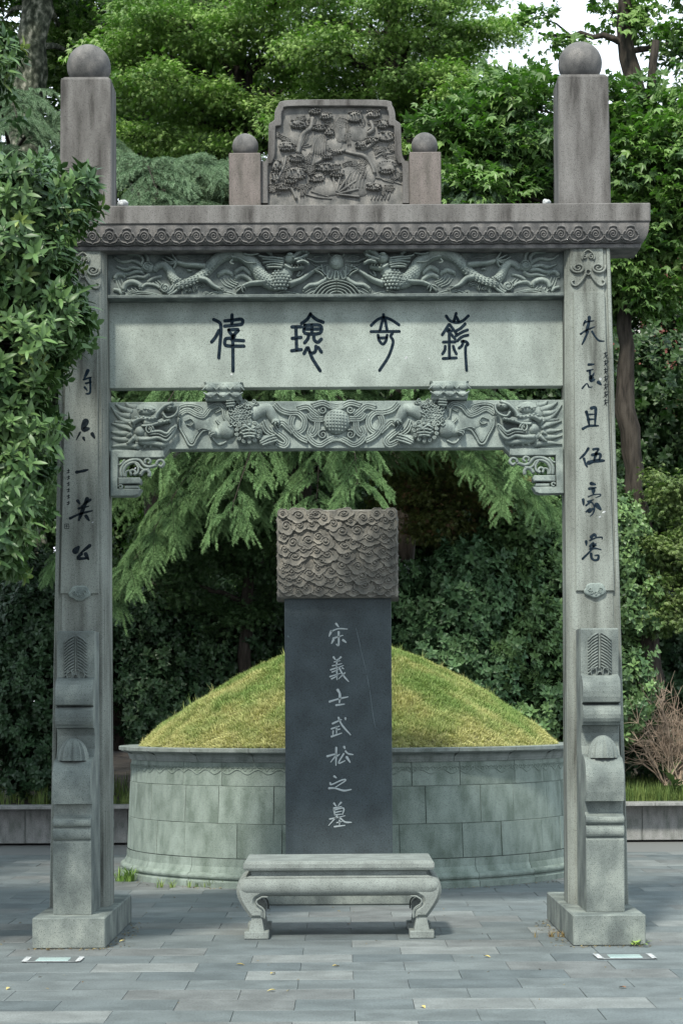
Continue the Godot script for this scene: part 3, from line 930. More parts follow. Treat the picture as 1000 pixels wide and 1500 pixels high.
func build_gate() -> void:
	var g := thing("stone_gate", "tall carved grey stone memorial gate with two inscribed columns and dragon beams", "gate")
	# ---- pedestals, columns, drum stones
	for s in [-1.0, 1.0]:
		var mir := Transform3D(Basis.from_scale(Vector3(s, 1, 1)), Vector3.ZERO)
		var m := MB.new()
		m.xf = mir
		m.box(Vector3(1.82, 0.105, 0.44), Vector3(0.49, 0.21, 0.916), 0.008)
		m.box(Vector3(1.82, 0.105, -0.438), Vector3(0.49, 0.21, 0.836), 0.008)
		obj("pedestal", m, M.green_stone, g)
		m = MB.new()
		m.xf = mir
		var sect := func(o: float) -> PackedVector2Array:
			return PackedVector2Array([Vector2(1.63, -0.15), Vector2(1.63, 0.085), Vector2(1.639, 0.092), Vector2(1.639, 0.108), Vector2(1.648, 0.115), Vector2(1.648, 0.132), Vector2(1.66, 0.14), Vector2(1.66, 0.152), Vector2(1.67, 0.16), Vector2(o - 0.052, 0.16), Vector2(o - 0.047, 0.148), Vector2(o - 0.03, 0.148), Vector2(o - 0.026, 0.16), Vector2(o - 0.006, 0.16), Vector2(o, 0.152), Vector2(o, -0.15)])
		m.loft([sect.call(2.054), sect.call(1.948)], [0.208, 4.874])
		var col := obj("column", m, M.pillar, g)
		m = MB.new()
		m.xf = mir
		m.plate(PackedVector2Array([Vector2(1.69, 2.434), Vector2(1.962, 2.434), Vector2(1.905, 4.545), Vector2(1.893, 4.557), Vector2(1.684, 4.557)]), 0.155, 0.178, 0.005)
		obj("inscription_panel", m, M.pillar, col)
		m = MB.new()
		m.xf = Transform3D(Basis.IDENTITY, Vector3(s * 1.825, 2.44, 0.155))
		var lobes := PackedVector2Array()
		for i in 40:
			var a := TAU * i / 40.0
			var r: float = 0.062 * (1.0 + 0.13 * absf(cos(2.5 * a + PI / 4)))
			lobes.append(Vector2(cos(a) * r * 1.15, sin(a) * r * 0.8))
		m.plate(lobes, 0.0, 0.032, 0.008)
		for k in 5:
			var a := PI + PI * k / 4.0
			m.rib(spiral(Vector2(cos(a) * 0.036, sin(a) * 0.026 + 0.006), 0.014, 0.003, 1.2, a), 0.004, 0.003, 0.008, 0.032)
		obj("cloud_pendant", m, M.carved, col)
		m = MB.new()
		m.xf = Transform3D(Basis.from_scale(Vector3(s, 1, 1)), Vector3(s * 1.79, 4.7, 0.16))
		for e in [-1.0, 1.0]:
			m.rib(spiral(Vector2(e * 0.072, 0.028), 0.052, 0.006, 1.9, PI / 2 - e * 1.2, -e, 0.75), 0.011, 0.007, 0.022)
			m.rib(curve(PackedVector2Array([Vector2(e * 0.014, -0.01), Vector2(e * 0.03, -0.04), Vector2(e * 0.055, -0.075), Vector2(e * 0.085, -0.098), Vector2(e * 0.11, -0.092), Vector2(e * 0.118, -0.07), Vector2(e * 0.1, -0.06)]), 5), 0.011, 0.009, 0.022)
			m.rib(spiral(Vector2(e * 0.022, 0.108), 0.018, 0.005, 1.2, PI / 2), 0.008, 0.006, 0.018)
		m.rib(spiral(Vector2(0, -0.004), 0.018, 0.018, 1.0, 0.0), 0.008, 0.008, 0.022)
		m.rib(curve(PackedVector2Array([Vector2(-0.04, 0.085), Vector2(-0.045, 0.11), Vector2(-0.03, 0.135), Vector2(0, 0.155), Vector2(0.03, 0.135), Vector2(0.045, 0.11), Vector2(0.04, 0.085)]), 4), 0.008, 0.008, 0.016)
		obj("cloud_ornament", m, M.pillar, col)
		# inscriptions
		if s > 0:
			var A := [840.0, 455.0, 0.09]
			var B := [840.0, 580.0, 0.0933]
			var C := [840.0, 710.0, 0.0933]
			var rows := [
				[A, "185,165 165,200 155,245@24;165,205 215,178 325,165@24;250,110 235,230 195,345@46;110,380 190,325 335,262@28;225,340 190,430 132,550@34;295,340 350,430 415,490 490,495@30"],
				[A, "240,878 325,872@36;215,980 312,955@26;262,985 265,1050 300,1062 325,1015@34;268,1080 272,1140 335,1120@46;275,1100 320,1090@30;135,1265 210,1185 245,1245 298,1238@22;398,1165 440,1203@48"],
				[B, "195,250 220,340 240,455@42;275,192 328,178 342,225 330,455@44;240,290 330,285@24;240,368 330,362@28;140,515 235,470 385,468@36"],
				[B, "225,825 170,910 92,985@36;158,985 180,1060 210,1115@34;305,838 385,828 352,890@34;290,925 400,905 415,945 395,1000@40;350,900 312,1015@40;232,1050 330,1020 472,1015@56"],
				[B, "270,1375 335,1388@46"],
				[C, "240,62 345,45@36;305,80 305,135@52;225,190 300,158 408,148 412,175 340,203@18;145,235 152,318@38;220,265 305,235@26;190,325 262,275 302,305 322,370 300,450 252,495@24;190,425 252,365@22;240,415 300,375@50;355,318 418,385@62"],
				[C, "272,822 315,782 348,815@44;250,875 350,832 438,825 440,855@22;192,890 196,950@36;255,965 308,910 300,970 345,925@34;250,1010 350,950@24;135,1165 230,1070 290,1008 345,1000 425,1020@28;270,1085 278,1150 322,1185 375,1172 385,1110 330,1112@36"]]
			var fu := ""
			for k in rows.size():
				if k == 4:
					continue
				var R: Array = rows[k]
				glyph(col, "character", R[1], R[0][0], R[0][1], R[0][2], 14.52, 30.0, M.ink, 0.176, 1)
			glyph(col, "character", rows[4][1], B[0], B[1], B[2], 14.52, 30.0, M.ink, 0.176, 1)
			for k in 7:
				var y: float = 700 + k * 128
				var d: float = (k * 37 % 5) * 5 - 10
				glyph(col, "small_character", "490,%d 550,%d;515,%d 500,%d;505,%d 555,%d;%d,%d %d,%d;520,%d 530,%d" % [y, y - 14 + d, y - 25, y + 55, y + 32 + d, y + 20, 530 - d, y + 30, 485 + d, y + 75, y + 45, y + 78], A[0], A[1], A[2], 14.52, 11.0, M.ink_dark, 0.176, 1)
		else:
			var D := [85.0, 600.0, 0.16]
			for t in ["255,110 235,160 245,178 280,175@48;315,222 335,258@28;235,258 245,284@20;205,208 168,278@14", "172,572 220,564 276,550@24", "182,835 202,862@24;298,825 215,885@20;268,818 235,900 192,1012@32;190,905 282,885@18;112,995 200,955 315,926@20;258,975 286,1015@26", "160,1295 190,1258@46;292,1245 212,1310@26;215,1320 182,1362 270,1360@26;255,1322 280,1370@30"]:
				glyph(col, "character", t, D[0], D[1], D[2], 14.52, 22.0, M.ink_dark, 0.176, 1)
			var E := [60.0, 440.0, 0.3067]
			for t in ["225,335 208,372@14;205,378 242,366@8;215,396 242,390@8;235,370 236,438 216,446@10;210,415 222,430@9", "195,168 225,155@10;200,185 234,172@9;222,160 220,212@12;205,200 230,190@8"]:
				glyph(col, "character", t, E[0], E[1], E[2], 14.52, 10.0, M.ink, 0.176, 1)
			for k in 6:
				var y: float = 560 + k * 58
				glyph(col, "small_character", "85,%d 112,%d;100,%d 96,%d;%d,%d 112,%d" % [y, y - 5, y - 12, y + 22, 84 + (k * 13) % 9, y + 20, y + 10], D[0], D[1], D[2], 14.52, 6.0, M.ink_dark, 0.176, 1)
			glyph(col, "seal_mark", "62,1048 102,1046;62,1048 62,1088;102,1046 102,1088;62,1088 102,1088;72,1058 92,1058;82,1056 80,1080;70,1070 95,1070", D[0], D[1], D[2], 14.52, 4.0, M.ink_dark, 0.176, 0, 1)
		m = MB.new()
		var spots := [[884.0, 750.0, 0.02, 0.008], [878.0, 757.0, 0.014, 0.008], [879.0, 555.0, 0.012, 0.014], [862.0, 835.0, 0.004, 0.004]] if s > 0 else [[136.0, 765.0, 0.009, 0.006], [128.0, 690.0, 0.004, 0.004], [108.0, 806.0, 0.004, 0.004]]
		for p in spots:
			m.dome(at2(p[0], p[1], 14.52), p[2], p[3], 0.002, 0.1775, 0.4, 8, 1)
		tag(obj("white_splash", m, M.white_paint, col), "", "", "", "stuff")
		# ---- drum stones, before and behind the column
		for back in [1.0, -1.0]:
			var pr := PackedVector2Array([Vector2(0.162, 0.212), Vector2(0.70, 0.212), Vector2(0.70, 0.70), Vector2(0.69, 0.713)])
			for i in 9:
				pr.append(Vector2(0.685, 0.76) + Vector2(cos(-PI / 2 + PI * i / 8), sin(-PI / 2 + PI * i / 8)) * Vector2(0.03, 0.04))
			for i in 9:
				pr.append(Vector2(0.68, 0.838) + Vector2(cos(-PI / 2 + PI * i / 8), sin(-PI / 2 + PI * i / 8)) * Vector2(0.03, 0.03))
			pr.append_array(PackedVector2Array([Vector2(0.645, 0.875), Vector2(0.625, 0.89), Vector2(0.625, 0.962), Vector2(0.71, 0.968), Vector2(0.722, 1.03)]))
			for i in 9:
				pr.append(Vector2(0.56, 1.1) + Vector2(cos(PI / 2 * i / 8), sin(PI / 2 * i / 8)) * Vector2(0.165, 0.17))
			pr.append_array(PackedVector2Array([Vector2(0.49, 1.285), Vector2(0.445, 1.34), Vector2(0.445, 1.43), Vector2(0.47, 1.48), Vector2(0.535, 1.488)]))
			for i in 7:
				pr.append(Vector2(0.52, 1.56) + Vector2(cos(-1.2 + 2.4 * i / 6), sin(-1.2 + 2.4 * i / 6)) * Vector2(0.055, 0.068))
			pr.append(Vector2(0.50, 1.634))
			for i in 8:
				pr.append(Vector2(0.44, 1.70) + Vector2(cos(-0.4 + 1.9 * i / 7), sin(-0.4 + 1.9 * i / 7)) * Vector2(0.135, 0.135))
			pr.append_array(PackedVector2Array([Vector2(0.445, 1.838), Vector2(0.447, 2.15), Vector2(0.437, 2.16), Vector2(0.162, 2.16)]))
			m = MB.new()
			var turn := Basis(Vector3(0, 0, back), Vector3.UP, Vector3(1, 0, 0))
			m.xf = Transform3D(Basis.from_scale(Vector3(s, 1, 1)) * turn, Vector3(s * 1.69, 0, 0))
			m.plate(pr, 0.0, 0.262, 0.006, true)
			var drum := obj("drum_stone", m, M.green_stone, g)
			m = MB.new()
			var bud := []
			for i in 9:
				var p := PI / 2 * i / 8
				var row := PackedVector3Array()
				for j in 56:
					var a := TAU * j / 56.0
					var r: float = cos(p) * 0.098 * (1.1 - 0.2 * pow(1.0 - absf(sin(a * 8.0)), 2.0))
					row.append(Vector3(cos(a) * r, sin(p) * 0.155, sin(a) * r))
				bud.append(row)
			m.xf = Transform3D(Basis.IDENTITY, Vector3(s * 1.822, 1.262, back * 0.575))
			m.grid(bud, true, true)
			obj("lotus_bud", m, M.green_stone, drum)
			m = MB.new()
			m.xf = Transform3D(Basis.from_scale(Vector3(1, 1, back)), Vector3(s * 1.82, 2.0, back * 0.447))
			for i in 12:
				var y := 0.125 - i * 0.021
				for e in [-1.0, 1.0]:
					m.rib(PackedVector2Array([Vector2(e * 0.014, y), Vector2(e * 0.05, y - 0.022), Vector2(e * 0.078, y - 0.05)]), 0.008, 0.007, 0.022)
			m.rib(PackedVector2Array([Vector2(0, 0.12), Vector2(0, -0.12)]), 0.006, 0.008, 0.012)
			for e in [-1.0, 0.0, 1.0]:
				m.rib(spiral(Vector2(e * 0.042, -0.175 + absf(e) * 0.03), 0.02, 0.02, 1.0, PI / 2, 1.0, 1.6), 0.006, 0.006, 0.03, -0.005)
			obj("leaf_carving", m, M.green_stone, drum)
		# ---- upper post and its ball, standing on the lintel
		m = MB.new()
		m.xf = mir
		var sq := func(i: float, o: float, e: float) -> PackedVector2Array:
			return PackedVector2Array([Vector2(i, -0.17 + e), Vector2(i, 0.155 - e), Vector2(i + 0.008, 0.163 - e), Vector2(o - 0.008, 0.163 - e), Vector2(o, 0.155 - e), Vector2(o, -0.17 + e)])
		m.loft([sq.call(1.585, 1.955, 0.0), sq.call(1.585, 1.942, 0.006), sq.call(1.605, 1.922, 0.024)], [5.14, 6.088, 6.11])
		var post := obj("upper_post", m, M.brown_stone, g)
		m = MB.new()
		var pf := []
		for i in 15:
			var a := lerpf(-0.85, PI / 2, i / 14.0)
			pf.append(Vector2(cos(a) * 0.157, sin(a) * 0.157))
		m.xf = Transform3D(Basis.IDENTITY, Vector3(s * 1.76, 6.224, 0))
		m.lathe(pf, 36)
		obj("ball", m, M.brown_carved, post)
		m = MB.new()
		m.box(Vector3(s * 0.642, 5.355, 0), Vector3(0.225, 0.436, 0.225), 0.006)
		var sp := obj("short_post", m, M.red_stone, g)
		m = MB.new()
		pf = []
		for i in 13:
			var a := lerpf(-0.9, PI / 2, i / 12.0)
			pf.append(Vector2(cos(a) * 0.094, sin(a) * 0.094))
		m.xf = Transform3D(Basis.IDENTITY, Vector3(s * 0.642, 5.645, 0))
		m.lathe(pf, 28)
		obj("ball", m, M.brown_carved, sp)
	# ---- lintel
	var m := MB.new()
	m.box(Vector3(0, 5.0765, 0), Vector3(4.445, 0.133, 0.49), 0.008)
	var lintel := obj("lintel", m, M.brown_stone, g, Transform3D(Basis.IDENTITY, Vector3(0, 0.026, 0)))
	m = MB.new()
	var rr := []
	for i in 9:
		var a := PI / 2 * i / 8
		var hx := 2.16 + 0.055 * cos(a)
		var hz := 0.172 + 0.062 * cos(a)
		var y := 5.008 - 0.133 * sin(a)
		rr.append(PackedVector3Array([Vector3(-hx, y, hz), Vector3(hx, y, hz), Vector3(hx, y, -hz), Vector3(-hx, y, -hz)]))
	for k in 4:
		var A := []
		for r in rr:
			A.append(PackedVector3Array([r[k], r[(k + 1) % 4]]))
		m.grid(A, false, false, [Vector3(0, -0.5, 1), Vector3(1, -0.5, 0), Vector3(0, -0.5, -1), Vector3(-1, -0.5, 0)][k])
	m.box(Vector3(0, 4.857, 0), Vector3(4.326, 0.032, 0.35), 0.004)
	var frieze := obj("cornice_moulding", m, M.brown_carved, lintel)
	frieze.set_meta("n_x", 0)
	var cloud := cornice_cloud().mesh()
	for k in 35:
		obj("cloud_scroll", cloud, M.brown_carved, lintel, Transform3D(Basis.IDENTITY, Vector3((k - 17) * 0.1225, 4.946, 0.172)))
	# ---- dragon beam
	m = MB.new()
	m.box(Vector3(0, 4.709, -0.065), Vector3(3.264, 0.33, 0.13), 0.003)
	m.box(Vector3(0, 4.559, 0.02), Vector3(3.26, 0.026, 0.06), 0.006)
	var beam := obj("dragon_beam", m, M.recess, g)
	beam.position.z = 0.03
	var cx := at2(492.6, 384.0, 14.67).x
	for s in [1.0, -1.0]:
		var flip := Transform3D(Basis.from_scale(Vector3(s, 1, 1)), Vector3(cx * (1.0 - s), 0, 0))
		obj("dragon", dragon_shape(flip.scaled(Vector3(1, 1, 1.25))), M.carved, beam)
		tag(obj("wave_carving", waves_shape(flip.scaled(Vector3(1, 1, 1.5))), M.carved, beam), "", "", "", "stuff")
	obj("pearl", pearl_shape(), M.carved, beam)
	# ---- board with four seal-script characters
	m = MB.new()
	m.box(Vector3(0, 4.235, -0.11), Vector3(3.264, 0.62, 0.12), 0.004)
	var board := obj("inscribed_board", m, M.board, g)
	var P := [300.0, 450.0, 0.19]
	var Q := [530.0, 450.0, 0.17]
	for t in [[P, "68,95 115,120 125,160 122,230 108,390;110,178 80,235 52,268;210,58 210,128;155,105 215,100 275,92 292,105 285,130 255,136 152,146;184,175 258,172 240,196 216,217 194,196 184,175;230,218 215,236 165,242 155,262 155,284 178,298 302,300;208,252 300,258;216,222 218,492"],
		[P, "670,152 742,150;702,152 708,332;672,240 742,232;668,336 744,326;815,50 790,92 745,125;815,58 860,95 912,116;770,140 770,200 885,200 888,140 770,140;770,168 885,168;825,140 825,200;800,205 795,240 768,275;842,205 842,250 870,270 898,245;788,312 764,358;796,312 815,352 850,342 856,300;874,310 898,346;810,350 832,402 888,490"],
		[Q, "185,62 185,100;78,157 130,110 185,88 250,108 318,152;180,100 155,196;197,100 215,196;76,210 322,208;138,240 148,286 178,318 205,290 216,240;142,266 212,262;262,225 246,250 266,285 262,330 225,430 150,545"],
		[Q, "724,75 755,115 815,132 870,115 915,74;810,52 800,92 790,120;815,88 830,120;748,148 690,238;755,150 812,228;735,205 770,205;750,190 752,436;765,232 800,272;698,300 802,298;716,335 712,370 692,402;785,335 795,370 812,402;696,442 812,436;888,142 850,180 812,202;908,195 860,215 808,246;912,240 860,255 820,290;872,290 860,330 835,352;858,295 892,296 912,320 890,352 900,545"]]:
		glyph(board, "character", t[1], t[0][0], t[0][1], t[0][2], 14.75, 27.0 if t[0] == P else 26.0, M.ink, -0.05, 0)
	m = MB.new()
	var wr := RandomNumberGenerator.new()
	wr.seed = 77
	for p in [[339.0, 548.0, 0.011], [594.6, 524.0, 0.014], [540.0, 527.0, 0.008], [418.0, 460.0, 0.006], [640.0, 452.0, 0.006], [628.0, 525.0, 0.006]]:
		m.dome(at2(p[0], p[1], 14.75), p[2], p[2] * 0.8, 0.0015, -0.0503, p[0], 7, 1)
	for k in 26:
		m.dome(Vector2(wr.randf_range(-1.5, 1.5), wr.randf_range(3.98, 4.4)), wr.randf_range(0.0015, 0.004), 0.002, 0.001, -0.0503, wr.randf() * 3.0, 5, 1)
	tag(obj("white_splash", m, M.white_paint, board), "", "", "", "stuff")
	# ---- lotus supports and the lower beam
	for x in [-0.806, 0.81]:
		obj("lotus_support", lotus_shape(), M.carved, g, Transform3D(Basis.IDENTITY, Vector3(x, 3.882, -0.03)))
	m = MB.new()
	m.plate(PackedVector2Array([Vector2(-1.632, 3.818), Vector2(-1.632, 3.423), Vector2(-1.25, 3.423), Vector2(-1.2, 3.477), Vector2(1.2, 3.477), Vector2(1.25, 3.423), Vector2(1.632, 3.423), Vector2(1.632, 3.818)]), -0.15, 0.0, 0.005, true)
	var low := obj("lion_beam", m, M.carved, g)
	cx = at2(492.9, 617.0, 14.67).x
	for s in [1.0, -1.0]:
		var flip := Transform3D(Basis.from_scale(Vector3(s, 1, 1)), Vector3(cx * (1.0 - s), 0, 0))
		obj("dragon_head", beast_head_shape(flip), M.carved, low)
		obj("drapery", drape_shape(flip), M.carved, low)
		obj("lion", lion_shape(flip), M.carved, low)
		obj("ribbon", ribbon_shape(flip), M.carved, low)
	obj("ribbon_ball", ball_shape(), M.carved, low)
	# ---- corner brackets
	for s in [1.0, -1.0]:
		m = MB.new()
		m.xf = Transform3D(Basis.from_scale(Vector3(s, 1, 1)), Vector3(cx * (1.0 - s), 0, 0))
		var F := [155.0, 580.0, 0.18, 14.67]
		m.plate(lines("36,440 470,440 472,492 445,500 98,500 95,755 290,755 262,800 230,812 36,812", F[0], F[1], F[2], F[3], 1)[0], -0.11, 0.02, 0.005, true)
		m.plate(lines("104,664 278,662 288,690 278,712 104,714", F[0], F[1], F[2], F[3], 1)[0], -0.1, 0.03, 0.006, true)
		m.plate(lines("150,726 262,724 266,752 150,752", F[0], F[1], F[2], F[3], 1)[0], -0.1, 0.015, 0.006, true)
		var br := obj("corner_bracket", m, M.carved, g)
		m = MB.new()
		m.xf = Transform3D(Basis.from_scale(Vector3(s, 1, 1)), Vector3(cx * (1.0 - s), 0, 0))
		for w in [["125,655 122,600 150,550 205,520 270,520 310,560 350,575 410,560", 0.014], ["150,655 142,610 165,565 210,540 255,545 280,580 310,600 350,595", 0.012], ["205,640 200,610 225,600 240,620 225,635", 0.011], ["240,545 262,580 258,620 228,640", 0.011], ["280,640 300,610 330,600 352,620 350,650", 0.014], ["320,545 318,520 345,510 362,530 345,548", 0.011], ["410,555 420,530 450,520 470,545 450,572 430,560", 0.012], ["105,560 130,545 150,520", 0.01], ["160,655 165,615 190,605", 0.009], ["105,735 115,722 132,730 128,748 112,750", 0.009]]:
			for p in lines(w[0], F[0], F[1], F[2], F[3], 5):
				var q := []
				var rd := []
				for c in p:
					q.append(Vector3(c.x, c.y, 0.0))
					rd.append(w[1])
				m.tube(q, rd, 7)
				m.rib(p, w[1] * 0.9, w[1] * 0.8, 0.02, 0.008)
		obj("openwork_scroll", m, M.carved, br)
	# ---- crest panel on the lintel
	m = MB.new()
	var S := [380.0, 140.0, 0.225, 14.64]
	var outline := curve(lines("8,700 8,450 36,428 54,390 58,330 60,205 68,178 96,158 98,112 118,68 172,30 500,26 822,30 862,62 882,112 886,158 912,178 920,205 924,330 930,390 948,425 974,450 976,700", S[0], S[1], S[2], S[3], 1)[0], 3)
	outline.append_array(PackedVector2Array([Vector2(outline[-1].x, 5.14), Vector2(outline[0].x, 5.14)]))
	m.plate(outline, -0.11, 0.0, 0.005, true)
	var panel := obj("crest_panel", m, M.crest, g, Transform3D(Basis.IDENTITY, Vector3(0, 0, 0.025)))
	m = MB.new()
	var inner := curve(lines("56,700 56,462 78,440 98,395 103,330 104,215 112,198 142,190 143,125 156,92 190,72 500,69 800,72 830,94 841,125 842,190 868,198 876,215 879,330 885,395 905,440 928,462 930,700", S[0], S[1], S[2], S[3], 1)[0], 3)
	var outer := curve(lines("8,700 8,450 36,428 54,390 58,330 60,205 68,178 96,158 98,112 118,68 172,30 500,26 822,30 862,62 882,112 886,158 912,178 920,205 924,330 930,390 948,425 974,450 976,700", S[0], S[1], S[2], S[3], 1)[0], 3)
	var band := []
	for i in outer.size():
		var a := outer[i]
		var b := inner[i]
		var d := (b - a) * 0.1
		band.append(PackedVector3Array([Vector3(a.x, a.y, -0.01), Vector3(a.x, a.y, 0.034), Vector3(a.x + d.x, a.y + d.y, 0.04), Vector3(b.x - d.x, b.y - d.y, 0.04), Vector3(b.x, b.y, 0.034), Vector3(b.x, b.y, -0.002)]))
	for k in 5:
		var two := []
		for r in band:
			two.append(PackedVector3Array([r[k], r[k + 1]]))
		for i in two.size() - 1:
			var e: Vector3 = two[i + 1][0] - two[i][0]
			var nn := Vector3(e.y, -e.x, 0).normalized() * (-1.0 if k == 0 or k == 1 else 1.0)
			m.face([two[i][0], two[i][1], two[i + 1][1], two[i + 1][0]], Vector3.BACK + (nn if k != 2 else Vector3.ZERO) * (100.0 if k == 0 or k == 4 else 0.2))
	obj("panel_frame", m, M.brown_stone, panel)
	m = crest_shape()
	obj("pine_landscape_carving", m, M.crest, panel)
	tag(obj("white_pebble", pebble(1), M.white_paint, self, Transform3D(Basis.from_scale(Vector3(0.04, 0.03, 0.035)), Vector3(-1.5, 5.188, 0.21))), "small white stone lying on the gate's lintel beside the left upper post", "stone")
	tag(obj("white_pebble", pebble(2), M.white_paint, self, Transform3D(Basis.from_scale(Vector3(0.03, 0.025, 0.03)), Vector3(1.49, 5.182, 0.21))), "small white stone lying on the gate's lintel beside the right upper post", "stone")


func pebble(seed_: int) -> MB:
	var m := MB.new()
	var f := FastNoiseLite.new()
	f.seed = seed_
	f.frequency = 0.6
	var rows := []
	for i in 9:
		var p := lerpf(-PI / 2, PI / 2, i / 8.0)
		var r := PackedVector3Array()
		for j in 12:
			var a := TAU * j / 12.0
			var d := Vector3(cos(a) * cos(p), sin(p), sin(a) * cos(p))
			r.append(d * (1.0 + 0.4 * f.get_noise_3dv(d * 2.0)))
		rows.append(r)
	m.grid(rows, true, true)
	return m


# ------------------------------------------------------------------ tomb, stele, table
const TOMB := Vector3(0.095, 0.0, -5.7)


# a curved stone of the ring: radii r0 (foot) and r1 (head), from y0 to y1, ang wide, centred on the +z side
func arc_block(r0: float, r1: float, y0: float, y1: float, ang: float, bev: float, steps: int) -> MB:
	var m := MB.new()
	var e := bev / r0
	var h := ang / 2.0
	var ring := func(r: float, y: float, a: float) -> PackedVector3Array:
		var q := PackedVector3Array()
		for i in steps + 1:
			var t := lerpf(-a, a, float(i) / steps)
			q.append(Vector3(sin(t) * r, y, cos(t) * r))
		return q
	var A: PackedVector3Array = ring.call(r0, y0 + bev, h - e)
	var B: PackedVector3Array = ring.call(r1, y1 - bev, h - e)
	m.grid([A, B], false, false, Vector3(0, 0, 1))
	var lo: PackedVector3Array = ring.call(r0 - bev, y0, h)
	var hi: PackedVector3Array = ring.call(r1 - bev, y1, h)
	m.grid([lo, A], false, false, Vector3(0, -1, 0.5))
	m.grid([B, hi], false, false, Vector3(0, 1, 0.5))
	m.grid([hi, ring.call(r1 - 0.12, y1, h)], false, false, Vector3(0, 1, 0))
	for k in [0, steps]:
		var s := -1.0 if k == 0 else 1.0
		m.face([A[k], B[k], hi[k], lo[k]], Vector3(s, 0, 0.4))
		m.face([lo[k], hi[k], hi[k] * Vector3(0.95, 1, 0.95), lo[k] * Vector3(0.95, 1, 0.95)], Vector3(s, 0, 0))
	return m


func arc_moulding(prof: Array, ang: float, steps: int) -> MB:
	var m := MB.new()
	var rows := []
	var h := ang / 2.0 - 0.0012
	for p in prof:
		var q := PackedVector3Array()
		for i in steps + 1:
			var t := lerpf(-h, h, float(i) / steps)
			q.append(Vector3(sin(t) * p.x, p.y, cos(t) * p.x))
		rows.append(q)
	for i in rows.size() - 1:
		var d: Vector2 = prof[i + 1] - prof[i]
		m.grid([rows[i], rows[i + 1]], false, false, Vector3(0, -d.x, d.y))
	for k in [0, steps]:
		var pts := []
		for r in rows:
			pts.append(r[k])
		var c: Vector3 = pts[0] * Vector3(0.96, 1, 0.96)
		for i in pts.size() - 1:
			m.face([pts[i], pts[i + 1], c], Vector3(-1 if k == 0 else 1, 0, 0))
	return m


